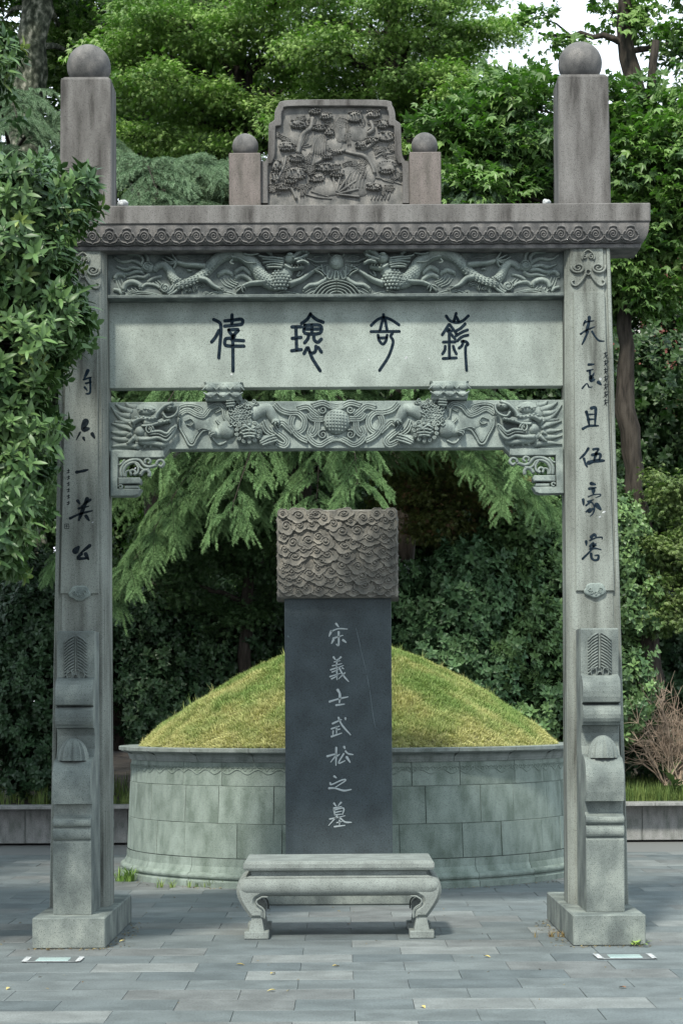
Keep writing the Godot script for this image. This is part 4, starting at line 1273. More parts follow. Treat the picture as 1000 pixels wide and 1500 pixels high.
func build_tomb() -> void:
	var t := thing("round_tomb", "round grey-green stone tomb wall of curved blocks holding the grass mound", "tomb", TOMB)
	var turn := func(a: float) -> Transform3D:
		return Transform3D(Basis(Vector3.UP, a), Vector3.ZERO)
	var core := MB.new()
	core.lathe([Vector2(2.13, 0.0), Vector2(2.06, 1.2)], 72)
	obj("wall_core", core, M.joint, t)
	var r := RandomNumberGenerator.new()
	r.seed = 4
	# three courses of wall stones
	var course := [[0.262, 0.576, 2.195, 2.18, 26], [0.576, 0.915, 2.18, 2.163, 28], [0.915, 1.135, 2.163, 2.15, 24]]
	for k in 3:
		var c: Array = course[k]
		var N: int = c[4]
		var full := TAU / N
		var shapes := [arc_block(c[2], c[3], c[0] + 0.001, c[1] - 0.001, full * 0.84 - 0.002, 0.0035, 5).mesh(), arc_block(c[2], c[3], c[0] + 0.001, c[1] - 0.001, full * 1.16 - 0.002, 0.0035, 6).mesh()]
		var at := 0.13 * k
		for i in N:
			var w := i % 2
			var a: float = at + full * (0.42 if w == 0 else 0.58)
			at += full * (0.84 if w == 0 else 1.16)
			var tr: Transform3D = turn.call(a)
			tr.origin = tr.basis.z * r.randf_range(-0.004, 0.002)
			var b := obj("stone_block", shapes[w], M.ring[r.randi() % 8], t, tr)
			if k == 2:
				# wave carving along the head of the stone
				var m := MB.new()
				var hw := full * (0.42 if w == 0 else 0.58) * 2.155
				m.warp = func(p: Vector3) -> Vector3:
					return Vector3(sin(p.x / 2.155) * (2.153 + p.z), p.y, cos(p.x / 2.155) * (2.153 + p.z))
				var n := int(hw / 0.05)
				for j in range(-n, n):
					var x := (j + 0.5) * hw / n
					m.rib(spiral(Vector2(x, 1.068), 0.026, 0.006, 1.1, PI * 0.9, -1.0, 0.9), 0.005, 0.004, 0.008, 0.0, 0.0, 3)
				var wv := PackedVector2Array()
				for j in 41:
					var x := lerpf(-hw, hw, j / 40.0) * 0.97
					wv.append(Vector2(x, 1.045 + 0.022 * sin(x * 30.0)))
				m.rib(wv, 0.006, 0.006, 0.009, 0.0, 0.0, 3)
				obj("wave_carving", m, M.ring[1], b)
	# base mouldings and cornice, in segments
	var base: Array = [Vector2(2.27, 0.0), Vector2(2.27, 0.05), Vector2(2.245, 0.062), Vector2(2.24, 0.07)]
	for i in 7:
		var a := -PI / 2 + PI * i / 6
		base.append(Vector2(2.235, 0.098) + Vector2(cos(a), sin(a)) * 0.028)
	base.append_array([Vector2(2.222, 0.132), Vector2(2.215, 0.15), Vector2(2.20, 0.185), Vector2(2.198, 0.26)])
	var seg := arc_moulding(base, TAU / 20, 6).mesh()
	for i in 20:
		obj("plinth_stone", seg, M.ring[(i * 7) % 8], t, turn.call(TAU * i / 20 + 0.07))
	var cor: Array = [Vector2(2.152, 1.13), Vector2(2.165, 1.132), Vector2(2.17, 1.15)]
	for i in 7:
		var a := PI / 2 * i / 6
		cor.append(Vector2(2.175 + 0.055 * (1.0 - cos(a)), 1.158 + 0.05 * sin(a)))
	cor.append_array([Vector2(2.245, 1.212), Vector2(2.25, 1.222), Vector2(2.272, 1.224), Vector2(2.272, 1.254), Vector2(2.268, 1.258), Vector2(1.96, 1.258)])
	seg = arc_moulding(cor, TAU / 22, 6).mesh()
	for i in 22:
		obj("cornice_stone", seg, M.dark_cornice, t, turn.call(TAU * i / 22 + 0.02))
	# ---- the mound and its grass
	var mound := func(a: float, q: float) -> Vector3:
		var x := sin(a) * q * 2.07
		var z := cos(a) * q * 2.07
		return Vector3(x, 1.23 + 1.05 * (1.0 - pow(q * q + 0.01, 0.80)) + 0.03 * sin(x * 3.1 + 1.0) * sin(z * 2.7) + 0.012 * sin(x * 9.3) * sin(z * 8.1 + 1.0), z)
	var mb := MB.new()
	var rows := []
	for i in 25:
		var row := PackedVector3Array()
		for j in 64:
			row.append(mound.call(TAU * j / 64, (24 - i) / 24.0 + 0.0001))
		rows.append(row)
	mb.grid(rows, true, false, Vector3.UP)
	var hill := obj("earth_mound", mb, M.soil, self, Transform3D(Basis.IDENTITY, TOMB))
	tag(hill, "", "", "", "structure")
	var fn := FastNoiseLite.new()
	fn.seed = 8
	fn.frequency = 0.8
	var xs: Array[Transform3D] = []
	var cs: Array[Color] = []
	while xs.size() < 52000:
		var q := sqrt(r.randf())
		var a := r.randf() * TAU
		# the far side shows nothing but its rim
		if cos(a) < -0.25 and r.randf() < 0.75:
			continue
		var p: Vector3 = mound.call(a, q)
		var nz := fn.get_noise_2d(p.x * 2.0, p.z * 2.0)
		var dry := clampf(0.40 + nz * 1.1 + smoothstep(0.84, 1.0, q) * 0.8 - p.x * 0.05 + r.randf_range(-0.25, 0.25), 0.0, 1.0)
		var hgt := r.randf_range(0.7, 1.3) * lerpf(1.0, 0.55, smoothstep(0.88, 1.0, q))
		if r.randf() < 0.005:
			hgt *= r.randf_range(1.6, 2.6)
		hgt *= 0.85 + 0.45 * fn.get_noise_2d(p.x * 3.1 + 40.0, p.z * 3.1)
		var bas := Basis(Vector3.UP, r.randf() * TAU).rotated(Vector3(cos(a), 0, -sin(a)), q * 0.35 + r.randf_range(-0.2, 0.2)).scaled_local(Vector3(1.0, hgt, 1.0))
		xs.append(Transform3D(bas, p - Vector3(0, 0.005, 0)))
		cs.append(Color(0.20, 0.285, 0.085).lerp(Color(0.44, 0.42, 0.18), dry) * r.randf_range(0.75, 1.25))
	var grass := scatter("mound_grass", grass_tuft(), M.grass, xs, cs, self, Transform3D(Basis.IDENTITY, TOMB))
	tag(grass, "short yellow-green turf covering the tomb's earth mound", "grass", "", "stuff")
	# ---- stele
	var st := thing("stele", "tall dark blue-grey inscribed stele with a cloud-carved stone cap before the tomb", "stele", Vector3(0, 0, -2.2))
	var m := MB.new()
	m.box(Vector3(0, 0.12, -0.1), Vector3(1.5, 0.24, 0.46), 0.012)
	obj("plinth", m, M.green_stone, st)
	m = MB.new()
	m.box(Vector3(0, 1.385, -0.12), Vector3(0.88, 2.29, 0.24), 0.006)
	var slab := obj("slab", m, M.slate, st)
	var S1 := [460.0, 905.0, 0.1067]
	var S2 := [460.0, 1040.0, 0.1234]
	for w in [[S1, "300,80 335,125@26;240,186 330,150 456,155@20;235,185 205,252@30;260,282 395,240@22;335,195 335,368 305,362@28;265,302 238,352@28;395,305 438,340@28"],
		[S1, "265,540 292,576@24;366,540 322,580@22;276,606 360,588@15;250,660 380,628@16;315,575 303,690@20;225,715 402,655@20;245,746 332,710@16;216,808 362,762@18;312,700 312,852@20;240,838 322,795@20;340,680 400,792 472,876@24;422,755 330,842@16;385,688 408,702@18"],
		[S1, "322,990 352,1050 345,1165@34;210,1152 330,1115 466,1085@24;300,1200 415,1185@24"],
		[S2, "218,162 322,115@20;288,92 330,180 432,296@22;370,98 372,118@22;205,225 302,190@18;265,200 265,282@18;225,250 222,300@16;205,316 326,275@20;268,236 310,226@16"],
		[S2, "155,550 270,518@22;262,448 258,658@22;255,545 195,620@16;275,545 302,525@16;355,438 364,458@24;372,490 405,520 462,530@20;350,520 288,632 366,602@18;385,560 426,622@26"],
		[S2, "238,788 264,806@22;190,865 205,886 330,832 372,838 240,925@18;176,930 250,930 350,958 440,944@22"],
		[S2, "235,1108 260,1142@20;320,1098 285,1136@18;232,1166 326,1146@16;235,1182 245,1252@18;240,1186 348,1166 336,1242@18;255,1216 330,1200@14;250,1246 330,1236@14;185,1296 368,1256@16;270,1260 172,1372@16;300,1275 365,1330 442,1334@20;300,1310 300,1370@16;270,1338 330,1325@14;240,1386 366,1370@18"]]:
		glyph(slab, "character", w[1], w[0][0], w[0][1], w[0][2], 16.9, 20.0, M.chalk, 0.0, 1)
	m = MB.new()
	for w in ["150,150 175,250 178,275", "178,275 215,420", "218,440 232,520", "235,530 256,690 270,760"]:
		for p in lines(w, 485.0, 884.0, 0.24, 16.9, 2):
			m.stroke(p, [0.002, 0.003, 0.001], -0.0005, 0.001)
	for k in 22:
		var p := Vector2(r.randf_range(-0.4, 0.4), r.randf_range(0.4, 2.4))
		m.dome(p, r.randf_range(0.002, 0.008), r.randf_range(0.002, 0.005), 0.001, -0.0005, r.randf() * 3.0, 6, 1)
	m.dome(Vector2(-0.41, 2.21), 0.012, 0.014, 0.0015, -0.0005, 0.3, 7, 1)
	tag(obj("scratch_marks", m, M.scratch, slab), "", "", "", "stuff")
	m = MB.new()
	m.box(Vector3(0, 2.884, -0.15), Vector3(0.985, 0.726, 0.42), 0.01)
	var cap := obj("cloud_cap", m, M.cap_stone, st)
	var shape: Array = [cloud_lobe(1.0).mesh(), cloud_lobe(-1.0).mesh()]
	var list := "65,60,42,30 190,85,86,50 295,95,48,36 385,105,62,48 330,55,70,30 540,55,85,40 600,125,48,34 690,105,62,44 800,70,50,38 910,70,50,40 760,115,56,34 860,130,62,52 90,170,72,58 200,165,64,42 305,150,60,46 460,150,70,50 940,140,40,48 60,250,46,36 905,195,55,50 785,195,66,58 650,210,92,60 735,265,96,50 855,250,52,40 525,215,92,60 155,300,74,58 265,280,84,56 350,250,66,46 400,295,74,60 895,290,64,44 540,320,86,54 620,290,60,50 70,350,52,46 240,350,70,50 330,360,66,44 710,330,62,36 845,365,60,44 940,340,46,48 165,410,96,54 420,390,86,54 560,400,72,48 745,385,82,56 370,430,60,36 890,420,64,52 775,460,76,44 100,470,60,40 190,475,62,40 535,480,86,54 650,480,72,54 350,490,60,50 440,515,74,46 850,505,60,40 760,505,60,46 60,515,44,44 940,480,40,40 150,525,68,44 275,535,76,46 575,540,82,52 675,560,84,54 360,565,84,54 110,575,80,46 205,585,60,44 440,590,70,46 815,560,74,46 905,595,76,50 525,625,88,52 60,630,56,46 260,645,56,44 700,630,84,54 825,650,60,40 120,665,60,36 355,660,70,42 615,670,60,34 890,670,54,34 450,672,60,32 195,672,54,34 755,680,50,28"
	var kk := 0
	for w in list.split(" "):
		var c := w.split(",")
		var o := at2(400 + float(c[0]) * 0.19, 740 + float(c[1]) * 0.19, 16.82)
		var f := 0.19 * 16.82 / 3000.0
		o.x = clampf(o.x, -0.492 + float(c[2]) * f, 0.492 - float(c[2]) * f)
		o.y = clampf(o.y, 2.524 + float(c[3]) * f, 3.245 - float(c[3]) * f)
		kk += 1
		obj("cloud_scroll", shape[kk % 2], M.cap_stone, cap, Transform3D(Basis(Vector3.BACK, r.randf_range(-0.3, 0.3)) * Basis.from_scale(Vector3(float(c[2]) * f * 1.06, float(c[3]) * f * 1.36, 1.25)), Vector3(o.x, o.y + float(c[3]) * f * 0.2, 0.053 + 0.0006 * (kk % 5))))
	for s in [-1.0, 1.0]:
		for k in 14:
			var y := 2.57 + 0.1 * (k / 2)
			obj("cloud_scroll", shape[k % 2], M.cap_stone, cap, Transform3D(Basis(Vector3.UP, s * PI / 2) * Basis.from_scale(Vector3(0.1, 0.065, 1.0)), Vector3(s * 0.478, y, -0.25 + 0.2 * (k % 2))))


# unit cloud lobe: a scalloped scale, proud at its lower edge, with a spiral eye
func cloud_lobe(side: float) -> MB:
	var m := MB.new()
	var N := 40
	var rows := []
	var hgt := func(p: Vector2) -> float:
		return clampf(0.014 - 0.010 * p.y, 0.0, 0.03)
	for ring in [[0.0, 0.0], [0.35, 0.0], [0.7, -0.003], [0.84, -0.001], [0.93, 0.003], [0.985, 0.0], [1.0, -0.008], [1.0, -0.06]]:
		var row := PackedVector3Array()
		for j in N:
			var a := TAU * j / N
			var r: float = (0.82 + 0.18 * absf(cos(a * 2.5 + PI / 4))) * ring[0]
			var p := Vector2(cos(a) * r, sin(a) * r)
			row.append(Vector3(p.x, p.y, hgt.call(p) + ring[1]))
		rows.append(row)
	m.grid(rows, true, false)
	var sp := spiral(Vector2(0.05 * side, 0.05), 0.48, 0.1, 1.6, PI if side > 0 else 0.0, -side)
	for i in 1:
		var q := []
		var rr := []
		var rws := []
		for k in sp.size():
			var d := (sp[mini(k + 1, sp.size() - 1)] - sp[maxi(k - 1, 0)]).normalized()
			var s := Vector2(-d.y, d.x) * 0.095
			var z: float = hgt.call(sp[k])
			rws.append(PackedVector3Array([Vector3(sp[k].x - s.x, sp[k].y - s.y, z - 0.003), Vector3(sp[k].x - s.x * 0.5, sp[k].y - s.y * 0.5, z + 0.0085), Vector3(sp[k].x + s.x * 0.5, sp[k].y + s.y * 0.5, z + 0.0085), Vector3(sp[k].x + s.x, sp[k].y + s.y, z - 0.003)]))
		m.grid(rws, false, false)
	m.dome(Vector2(0.05 * side, 0.05), 0.15, 0.15, 0.018, 0.012, 0.0, 10, 3)
	return m


func build_table() -> void:
	var t := thing("offering_table", "low grey stone offering table with bulging curved legs in front of the stele", "table", Vector3(0, 0, 0))
	var m := MB.new()
	var top := []
	for c in [[0.66, 0.352, 0.486, 0.0], [0.66, 0.352, 0.486, 0.0], [0.668, 0.36, 0.50, 0.0], [0.668, 0.36, 0.525, 0.0], [0.66, 0.352, 0.54, 0.0], [0.655, 0.347, 0.5425, 0.0]]:
		top.append(PackedVector2Array([Vector2(-c[0], -c[1]), Vector2(c[0], -c[1]), Vector2(c[0], c[1]), Vector2(-c[0], c[1])]))
	m.loft(top.slice(1), [0.478, 0.494, 0.522, 0.538, 0.5425])
	obj("table_top", m, M.table_stone, t)
	m = MB.new()
	var rc := func(x: float, z: float) -> PackedVector2Array:
		return PackedVector2Array([Vector2(-x, -z), Vector2(x, -z), Vector2(x, z), Vector2(-x, z)])
	m.loft([rc.call(0.655, 0.34), rc.call(0.615, 0.31), rc.call(0.615, 0.31), rc.call(0.645, 0.335)], [0.425, 0.442, 0.466, 0.478])
	obj("waist", m, M.table_stone, t)
	# apron: one swelling belt round the table, fullest at the corners
	m = MB.new()
	var belt := []
	for k in 11:
		var a := lerpf(PI / 2, -PI / 2, k / 10.0)
		var e: float = 0.064 * cos(a)
		var row := PackedVector3Array()
		var hx := 0.652 + e
		var hz := 0.302 + e
		for q in 32:
			var c := q / 8
			var b := PI / 2 * (c + (q % 8) / 7.0)
			var o: Vector2 = [Vector2(1, 1), Vector2(-1, 1), Vector2(-1, -1), Vector2(1, -1)][c]
			row.append(Vector3(o.x * (hx - 0.06) + cos(b) * 0.06, 0.363 + sin(a) * 0.07, o.y * (hz - 0.06) + sin(b) * 0.06))
		belt.append(row)
	m.grid(belt, true, true)
	m.box(Vector3(0, 0.364, 0), Vector3(1.28, 0.126, 0.58), 0.004)
	obj("apron", m, M.table_stone, t)
	# a leg: the bulge sweeps out and curls in to a narrow ankle on a block
	for sx in [-1.0, 1.0]:
		for sz in [1.0, -1.0]:
			m = MB.new()
			m.xf = Transform3D(Basis.from_scale(Vector3(sx, 1, sz)), Vector3.ZERO)
			var outer := curve(PackedVector2Array([Vector2(0.60, 0.428), Vector2(0.66, 0.424), Vector2(0.70, 0.398), Vector2(0.718, 0.345), Vector2(0.708, 0.285), Vector2(0.682, 0.232), Vector2(0.645, 0.178), Vector2(0.618, 0.142)]), 4)
			var inner := curve(PackedVector2Array([Vector2(0.528, 0.142), Vector2(0.53, 0.19), Vector2(0.545, 0.212), Vector2(0.568, 0.226), Vector2(0.586, 0.248), Vector2(0.582, 0.274), Vector2(0.562, 0.288), Vector2(0.54, 0.30), Vector2(0.50, 0.30)]), 4)
			var poly := outer.duplicate()
			poly.append_array(inner)
			poly.append(Vector2(0.50, 0.428))
			m.plate(poly, 0.19, 0.354, 0.022, true)
			var leg := obj("leg", m, M.table_stone, t)
			# rounded corner swelling
			m = MB.new()
			m.xf = Transform3D(Basis.from_scale(Vector3(sx, 1, sz)), Vector3.ZERO)
			m.rib(shift(inner, 0.008), 0.006, 0.006, 0.006, 0.351)
			obj("scroll_edge", m, M.table_stone, leg)
			m = MB.new()
			m.xf = Transform3D(Basis.from_scale(Vector3(sx, 1, sz)), Vector3.ZERO)
			m.loft([PackedVector2Array([Vector2(0.525, 0.20), Vector2(0.632, 0.20), Vector2(0.632, 0.35), Vector2(0.525, 0.35)]), PackedVector2Array([Vector2(0.542, 0.21), Vector2(0.612, 0.21), Vector2(0.612, 0.335), Vector2(0.542, 0.335)])], [0.052, 0.144])
			m.box(Vector3(0.578, 0.026, 0.285), Vector3(0.172, 0.052, 0.20), 0.005)
			obj("foot", m, M.table_stone, leg)


func build_ground() -> void:
	var m := MB.new()
	m.face([Vector3(-60, -0.03, -90), Vector3(60, -0.03, -90), Vector3(60, -0.03, 30), Vector3(-60, -0.03, 30)], Vector3.UP)
	tag(obj("ground", m, M.joint), "", "", "", "structure")
	var pave := Node3D.new()
	put(pave, "pavement", self)
	tag(pave, "slate grey pavers laid in running bond", "", "", "structure")
	var r := RandomNumberGenerator.new()
	r.seed = 12
	var shapes := []
	for k in 3:
		m = MB.new()
		m.box(Vector3(0, -0.02, 0), Vector3(0.6432 - 0.0004 * k, 0.04, 0.4084), 0.0018)
		shapes.append(m.mesh())
	var rest := []
	rest.append(MB.new())
	var count := 0
	for row in range(6, -26, -1):
		var z := 2.335 + row * 0.41
		var far := 14.7 - z
		var half := far / 6.0 + 0.35
		var off := 0.4085 if row % 2 == 0 else 0.0845
		for i in range(-16, 17):
			var x := off + i * 0.645
			var tone := r.randi() % 7
			var y := r.randf_range(-0.0015, 0.0015)
			var tilt := r.randf_range(-0.0015, 0.0015)
			if Vector2(x - TOMB.x, z - TOMB.z).length() < 1.8:
				continue
			if absf(x) < half and count < 300 and far > 10.3:
				count += 1
				obj("paver", shapes[r.randi() % 3], M.paver[tone], pave, Transform3D(Basis(Vector3.RIGHT, tilt), Vector3(x, y, z)))
			else:
				rest[0].box(Vector3(x, -0.02 + y, z), Vector3(0.6432, 0.04, 0.4084), 0.002)
	tag(obj("far_paving", rest[0], M.paver[0], pave), "", "", "", "stuff")
	# paving beyond what is seen, as one sheet
	m = MB.new()
	for q in [[-30.0, -10.7, -9.9, 12.0], [10.7, 30.0, -9.9, 12.0], [-10.7, 10.7, 4.99, 12.0]]:
		m.face([Vector3(q[0], -0.004, q[2]), Vector3(q[1], -0.004, q[2]), Vector3(q[1], -0.004, q[3]), Vector3(q[0], -0.004, q[3])], Vector3.UP)
	tag(obj("outer_paving", m, M.paver[0]), "", "", "", "structure")
	# ---- kerb wall and the planted bed behind it
	var w := thing("planter_wall", "low grey stone planter wall with coping running behind the tomb", "wall", Vector3(0, 0, -10.2))
	m = MB.new()
	m.box(Vector3(0, -0.021, -0.035), Vector3(0.998, 0.042, 0.42), 0.006)
	var cope := m.mesh()
	m = MB.new()
	m.box(Vector3(0, 0.21, -0.18), Vector3(1.246, 0.43, 0.3), 0.006)
	var blk := m.mesh()
	m = MB.new()
	m.box(Vector3(0, -0.032, -0.05), Vector3(0.996, 0.066, 0.39), 0.004)
	for i in range(-14, 15):
		obj("coping_stone", cope, M.kerb, w, Transform3D(Basis.IDENTITY, Vector3(i * 1.0 + 0.3, 0.462, 0.03)))
		if absi(i) < 12:
			obj("wall_stone", blk, M.kerb, w, Transform3D(Basis.IDENTITY, Vector3(i * 1.25 + 0.55, 0.0, 0)))
	m = MB.new()
	var rows := []
	for i in 16:
		var row := PackedVector3Array()
		for j in 41:
			var x := lerpf(-40, 40, j / 40.0)
			var d := pow(i / 15.0, 1.6) * 60.0
			row.append(Vector3(x, 0.40 + minf(d * 0.05, 0.8) + 0.05 * sin(x * 1.3 + i) * minf(i, 1), -10.45 - d))
		rows.append(row)
	m.grid(rows, false, false, Vector3.UP)
	tag(obj("planting_bed", m, M.soil), "", "", "", "structure")
	# ---- in-ground lights
	for s in [-1.0, 1.0]:
		var n := thing("in_ground_light", "flush in-ground light before the %s pedestal of the gate, white tape at its ends" % ("left" if s < 0 else "right"), "ground light", Vector3(1.835 * s, 0.0, 1.53), "in-ground lights before the gate")
		m = MB.new()
		m.box(Vector3(0, 0.001, 0), Vector3(0.31, 0.012, 0.26), 0.003)
		obj("steel_frame", m, M.steel, n)
		m = MB.new()
		m.box(Vector3(0, 0.0045, 0), Vector3(0.21, 0.012, 0.15), 0.003)
		obj("glass_lens", m, M.lens, n)
		for e in [-1.0, 1.0]:
			m = MB.new()
			m.face([Vector3(e * 0.172 - 0.02, 0.0095, -0.13), Vector3(e * 0.172 + 0.016, 0.0095, -0.12), Vector3(e * 0.168 + 0.02, 0.0095, 0.12), Vector3(e * 0.172 - 0.016, 0.0095, 0.13)], Vector3.UP)
			obj("white_tape", m, M.white_paint, n)
		m = MB.new()
		m.face([Vector3(-0.17, 0.0095, 0.132), Vector3(0.17, 0.0095, 0.130), Vector3(0.17, 0.0095, 0.139), Vector3(-0.16, 0.0095, 0.141)], Vector3.UP)
		obj("white_tape", m, M.white_paint, n)


func grass_tuft() -> ArrayMesh:
	var m := MB.new()
	var r := RandomNumberGenerator.new()
	r.seed = 2
	for k in 6:
		var a := TAU * k / 6.0 + r.randf()
		var d := Vector3(cos(a), 0, sin(a))
		var s := Vector3(-d.z, 0, d.x) * 0.0028
		var b := d * r.randf_range(0.0, 0.02)
		var h := r.randf_range(0.035, 0.065)
		var p1 := b + Vector3(0, h * 0.6, 0) + d * h * 0.15
		var p2 := b + Vector3(0, h, 0) + d * h * r.randf_range(0.3, 0.9)
		m.grid([PackedVector3Array([b - s, b + s]), PackedVector3Array([p1 - s * 0.8, p1 + s * 0.8]), PackedVector3Array([p2 - s * 0.1, p2 + s * 0.1])], false, false, -d + Vector3.UP * 0.5)
	return m.mesh()


func scatter(called: String, mesh: Mesh, mat: Material, xs: Array[Transform3D], cs: Array[Color], parent: Node, at := Transform3D()) -> MultiMeshInstance3D:
	var mm := MultiMesh.new()
	mm.transform_format = MultiMesh.TRANSFORM_3D
	mm.use_colors = true
	mm.mesh = mesh
	mm.instance_count = xs.size()
	for i in xs.size():
		mm.set_instance_transform(i, xs[i])
		mm.set_instance_color(i, cs[i])
	var o := MultiMeshInstance3D.new()
	o.multimesh = mm
	o.material_override = mat
	o.transform = at
	put(o, called, parent)
	return o


# ------------------------------------------------------------------ leaves (growth along +y, upper side towards +z)
func leaf(m: MB, base: Vector3, dir: Vector3, up: Vector3, length: float, width: float, bend: float, fold: float) -> void:
	dir = dir.normalized()
	var side := dir.cross(up).normalized()
	var nrm := side.cross(dir)
	var rows := []
	for w in [[0.0, 0.06], [0.22, 0.75], [0.5, 1.0], [0.78, 0.62], [1.0, 0.03]]:
		var t: float = w[0]
		var c: Vector3 = base + dir * (length * t) - nrm * (bend * length * t * t)
		var s: Vector3 = side * (width * 0.5 * w[1])
		var f: Vector3 = nrm * (fold * width * 0.5 * w[1])
		rows.append(PackedVector3Array([c - s + f, c, c + s + f]))
	m.grid(rows, false, false, nrm)


func sprig(seed_: int, count: int, length: float, width: float, spread: float, stem := 0.12) -> ArrayMesh:
	var m := MB.new()
	var r := RandomNumberGenerator.new()
	r.seed = seed_
	for k in count:
		var t := float(k) / count
		var a := 2.4 * k + r.randf_range(-0.4, 0.4)
		var tilt := lerpf(spread * 1.25, spread * 0.45, t) + r.randf_range(-0.2, 0.2)
		var d := Vector3(cos(a) * sin(tilt), cos(tilt), sin(a) * sin(tilt))
		var up := Vector3(0, 1, 0) - d * d.y + Vector3(r.randf_range(-0.3, 0.3), 0, r.randf_range(-0.3, 0.3))
		leaf(m, Vector3(0, stem * t, 0), d, up, length * r.randf_range(0.5, 1.2), width * r.randf_range(0.8, 1.2), r.randf_range(0.05, 0.55), r.randf_range(0.1, 0.35))
	return m.mesh()


# hand-shaped leaves (plane, maple) held out flat
func lobed_sprig(seed_: int, count: int, size: float, lobes: int, cut: float, spread: float) -> ArrayMesh:
	var m := MB.new()
	var r := RandomNumberGenerator.new()
	r.seed = seed_
	for k in count:
		var o := Vector3(r.randf_range(-1, 1) * spread, r.randf_range(-0.6, 1.2) * spread, r.randf_range(-0.5, 0.5) * spread * 0.8)
		var s := size * r.randf_range(0.7, 1.15)
		var b := Basis.from_euler(Vector3(r.randf_range(-0.7, 0.5), r.randf_range(-0.6, 0.6), r.randf_range(-0.9, 0.9)))
		var q := PackedVector3Array([b * Vector3(0, 0.1 * s, 0.02 * s) + o])
		var pts := PackedVector3Array()
		var n := lobes * 2 - 1
		for i in n:
			var t := float(i) / (n - 1)
			var a := lerpf(-2.2, 2.2, t)
			var rad := s * ((1.0 - 0.3 * absf(t - 0.5) * 2.0) if i % 2 == 0 else cut)
			pts.append(b * Vector3(sin(a) * rad * 0.55, (0.35 + cos(a) * 0.6) * rad, -0.12 * rad if i % 2 == 0 else 0.03 * s) + o)
		pts.append(b * Vector3(0, -0.08 * s, 0) + o)
		for i in pts.size():
			m.face_raw(PackedVector3Array([q[0], pts[i], pts[(i + 1) % pts.size()]]), b * Vector3(0, 0, 1))
	return m.mesh()


# flat feathery sprays of narrow leaflets in two ranks
func feather_sprig(seed_: int, sprays: int, length: float, leaflet: float) -> ArrayMesh:
	var m := MB.new()
	var r := RandomNumberGenerator.new()
	r.seed = seed_
	for k in sprays:
		var yaw := lerpf(-0.9, 0.9, (k + 0.5) / sprays) + r.randf_range(-0.15, 0.15)
		var b := Basis.from_euler(Vector3(r.randf_range(-0.35, 0.25), r.randf_range(-0.5, 0.5), yaw))
		var L := length * r.randf_range(0.7, 1.1)
		var o := Vector3(r.randf_range(-0.02, 0.02), r.randf_range(0, 0.06), r.randf_range(-0.02, 0.02))
		var N := 13
		for i in N:
			var t := (i + 0.5) / N
			var c := Vector3(0, L * t, -0.25 * L * t * t)
			var ll := leaflet * (0.55 + 0.9 * sin(PI * minf(t * 0.9 + 0.1, 1.0)))
			for e in [-1.0, 1.0]:
				var tip := c + Vector3(e * ll * 0.86, ll * 0.5, -0.1 * ll)
				var w := Vector3(0, L / N * 0.36, 0)
				var mid := c.lerp(tip, 0.55)
				m.face_raw(PackedVector3Array([b * c + o, b * (mid - w) + o, b * tip + o, b * (mid + w) + o]), b * Vector3(0, 0, 1))
	return m.mesh()


# a cedar shoot: short needles all round
func needle_shoot(seed_: int, length: float, needle: float, count: int) -> ArrayMesh:
	var m := MB.new()
	var r := RandomNumberGenerator.new()
	r.seed = seed_
	for k in count:
		var t := float(k) / count
		var a := 2.4 * k
		var c := Vector3(0, length * t, 0)
		var d := Vector3(cos(a), r.randf_range(0.35, 0.9), sin(a)).normalized()
		var s := d.cross(Vector3(r.randf_range(-1, 1), r.randf_range(-1, 1), 0.3)).normalized() * 0.0017
		var L := needle * r.randf_range(0.7, 1.1)
		m.face_raw(PackedVector3Array([c - s, c + s, c + d * L + s * 0.5, c + d * L - s * 0.5]), Vector3(d.x, 0.6, d.z))
	return m.mesh()


func frame(dir: Vector3, up: Vector3, roll := 0.0) -> Basis:
	var y := dir.normalized()
	var x := y.cross(up)
	if x.length() < 0.05:
		x = y.cross(Vector3.RIGHT)
	x = x.normalized()
	return Basis(x, y, x.cross(y)).rotated(y, roll)


# ------------------------------------------------------------------ trees
var shoots := {}


func ball_dir(r: RandomNumberGenerator) -> Vector3:
	var z := r.randf_range(-1, 1)
	var a := r.randf() * TAU
	var s := sqrt(1.0 - z * z)
	return Vector3(s * cos(a), z, s * sin(a))


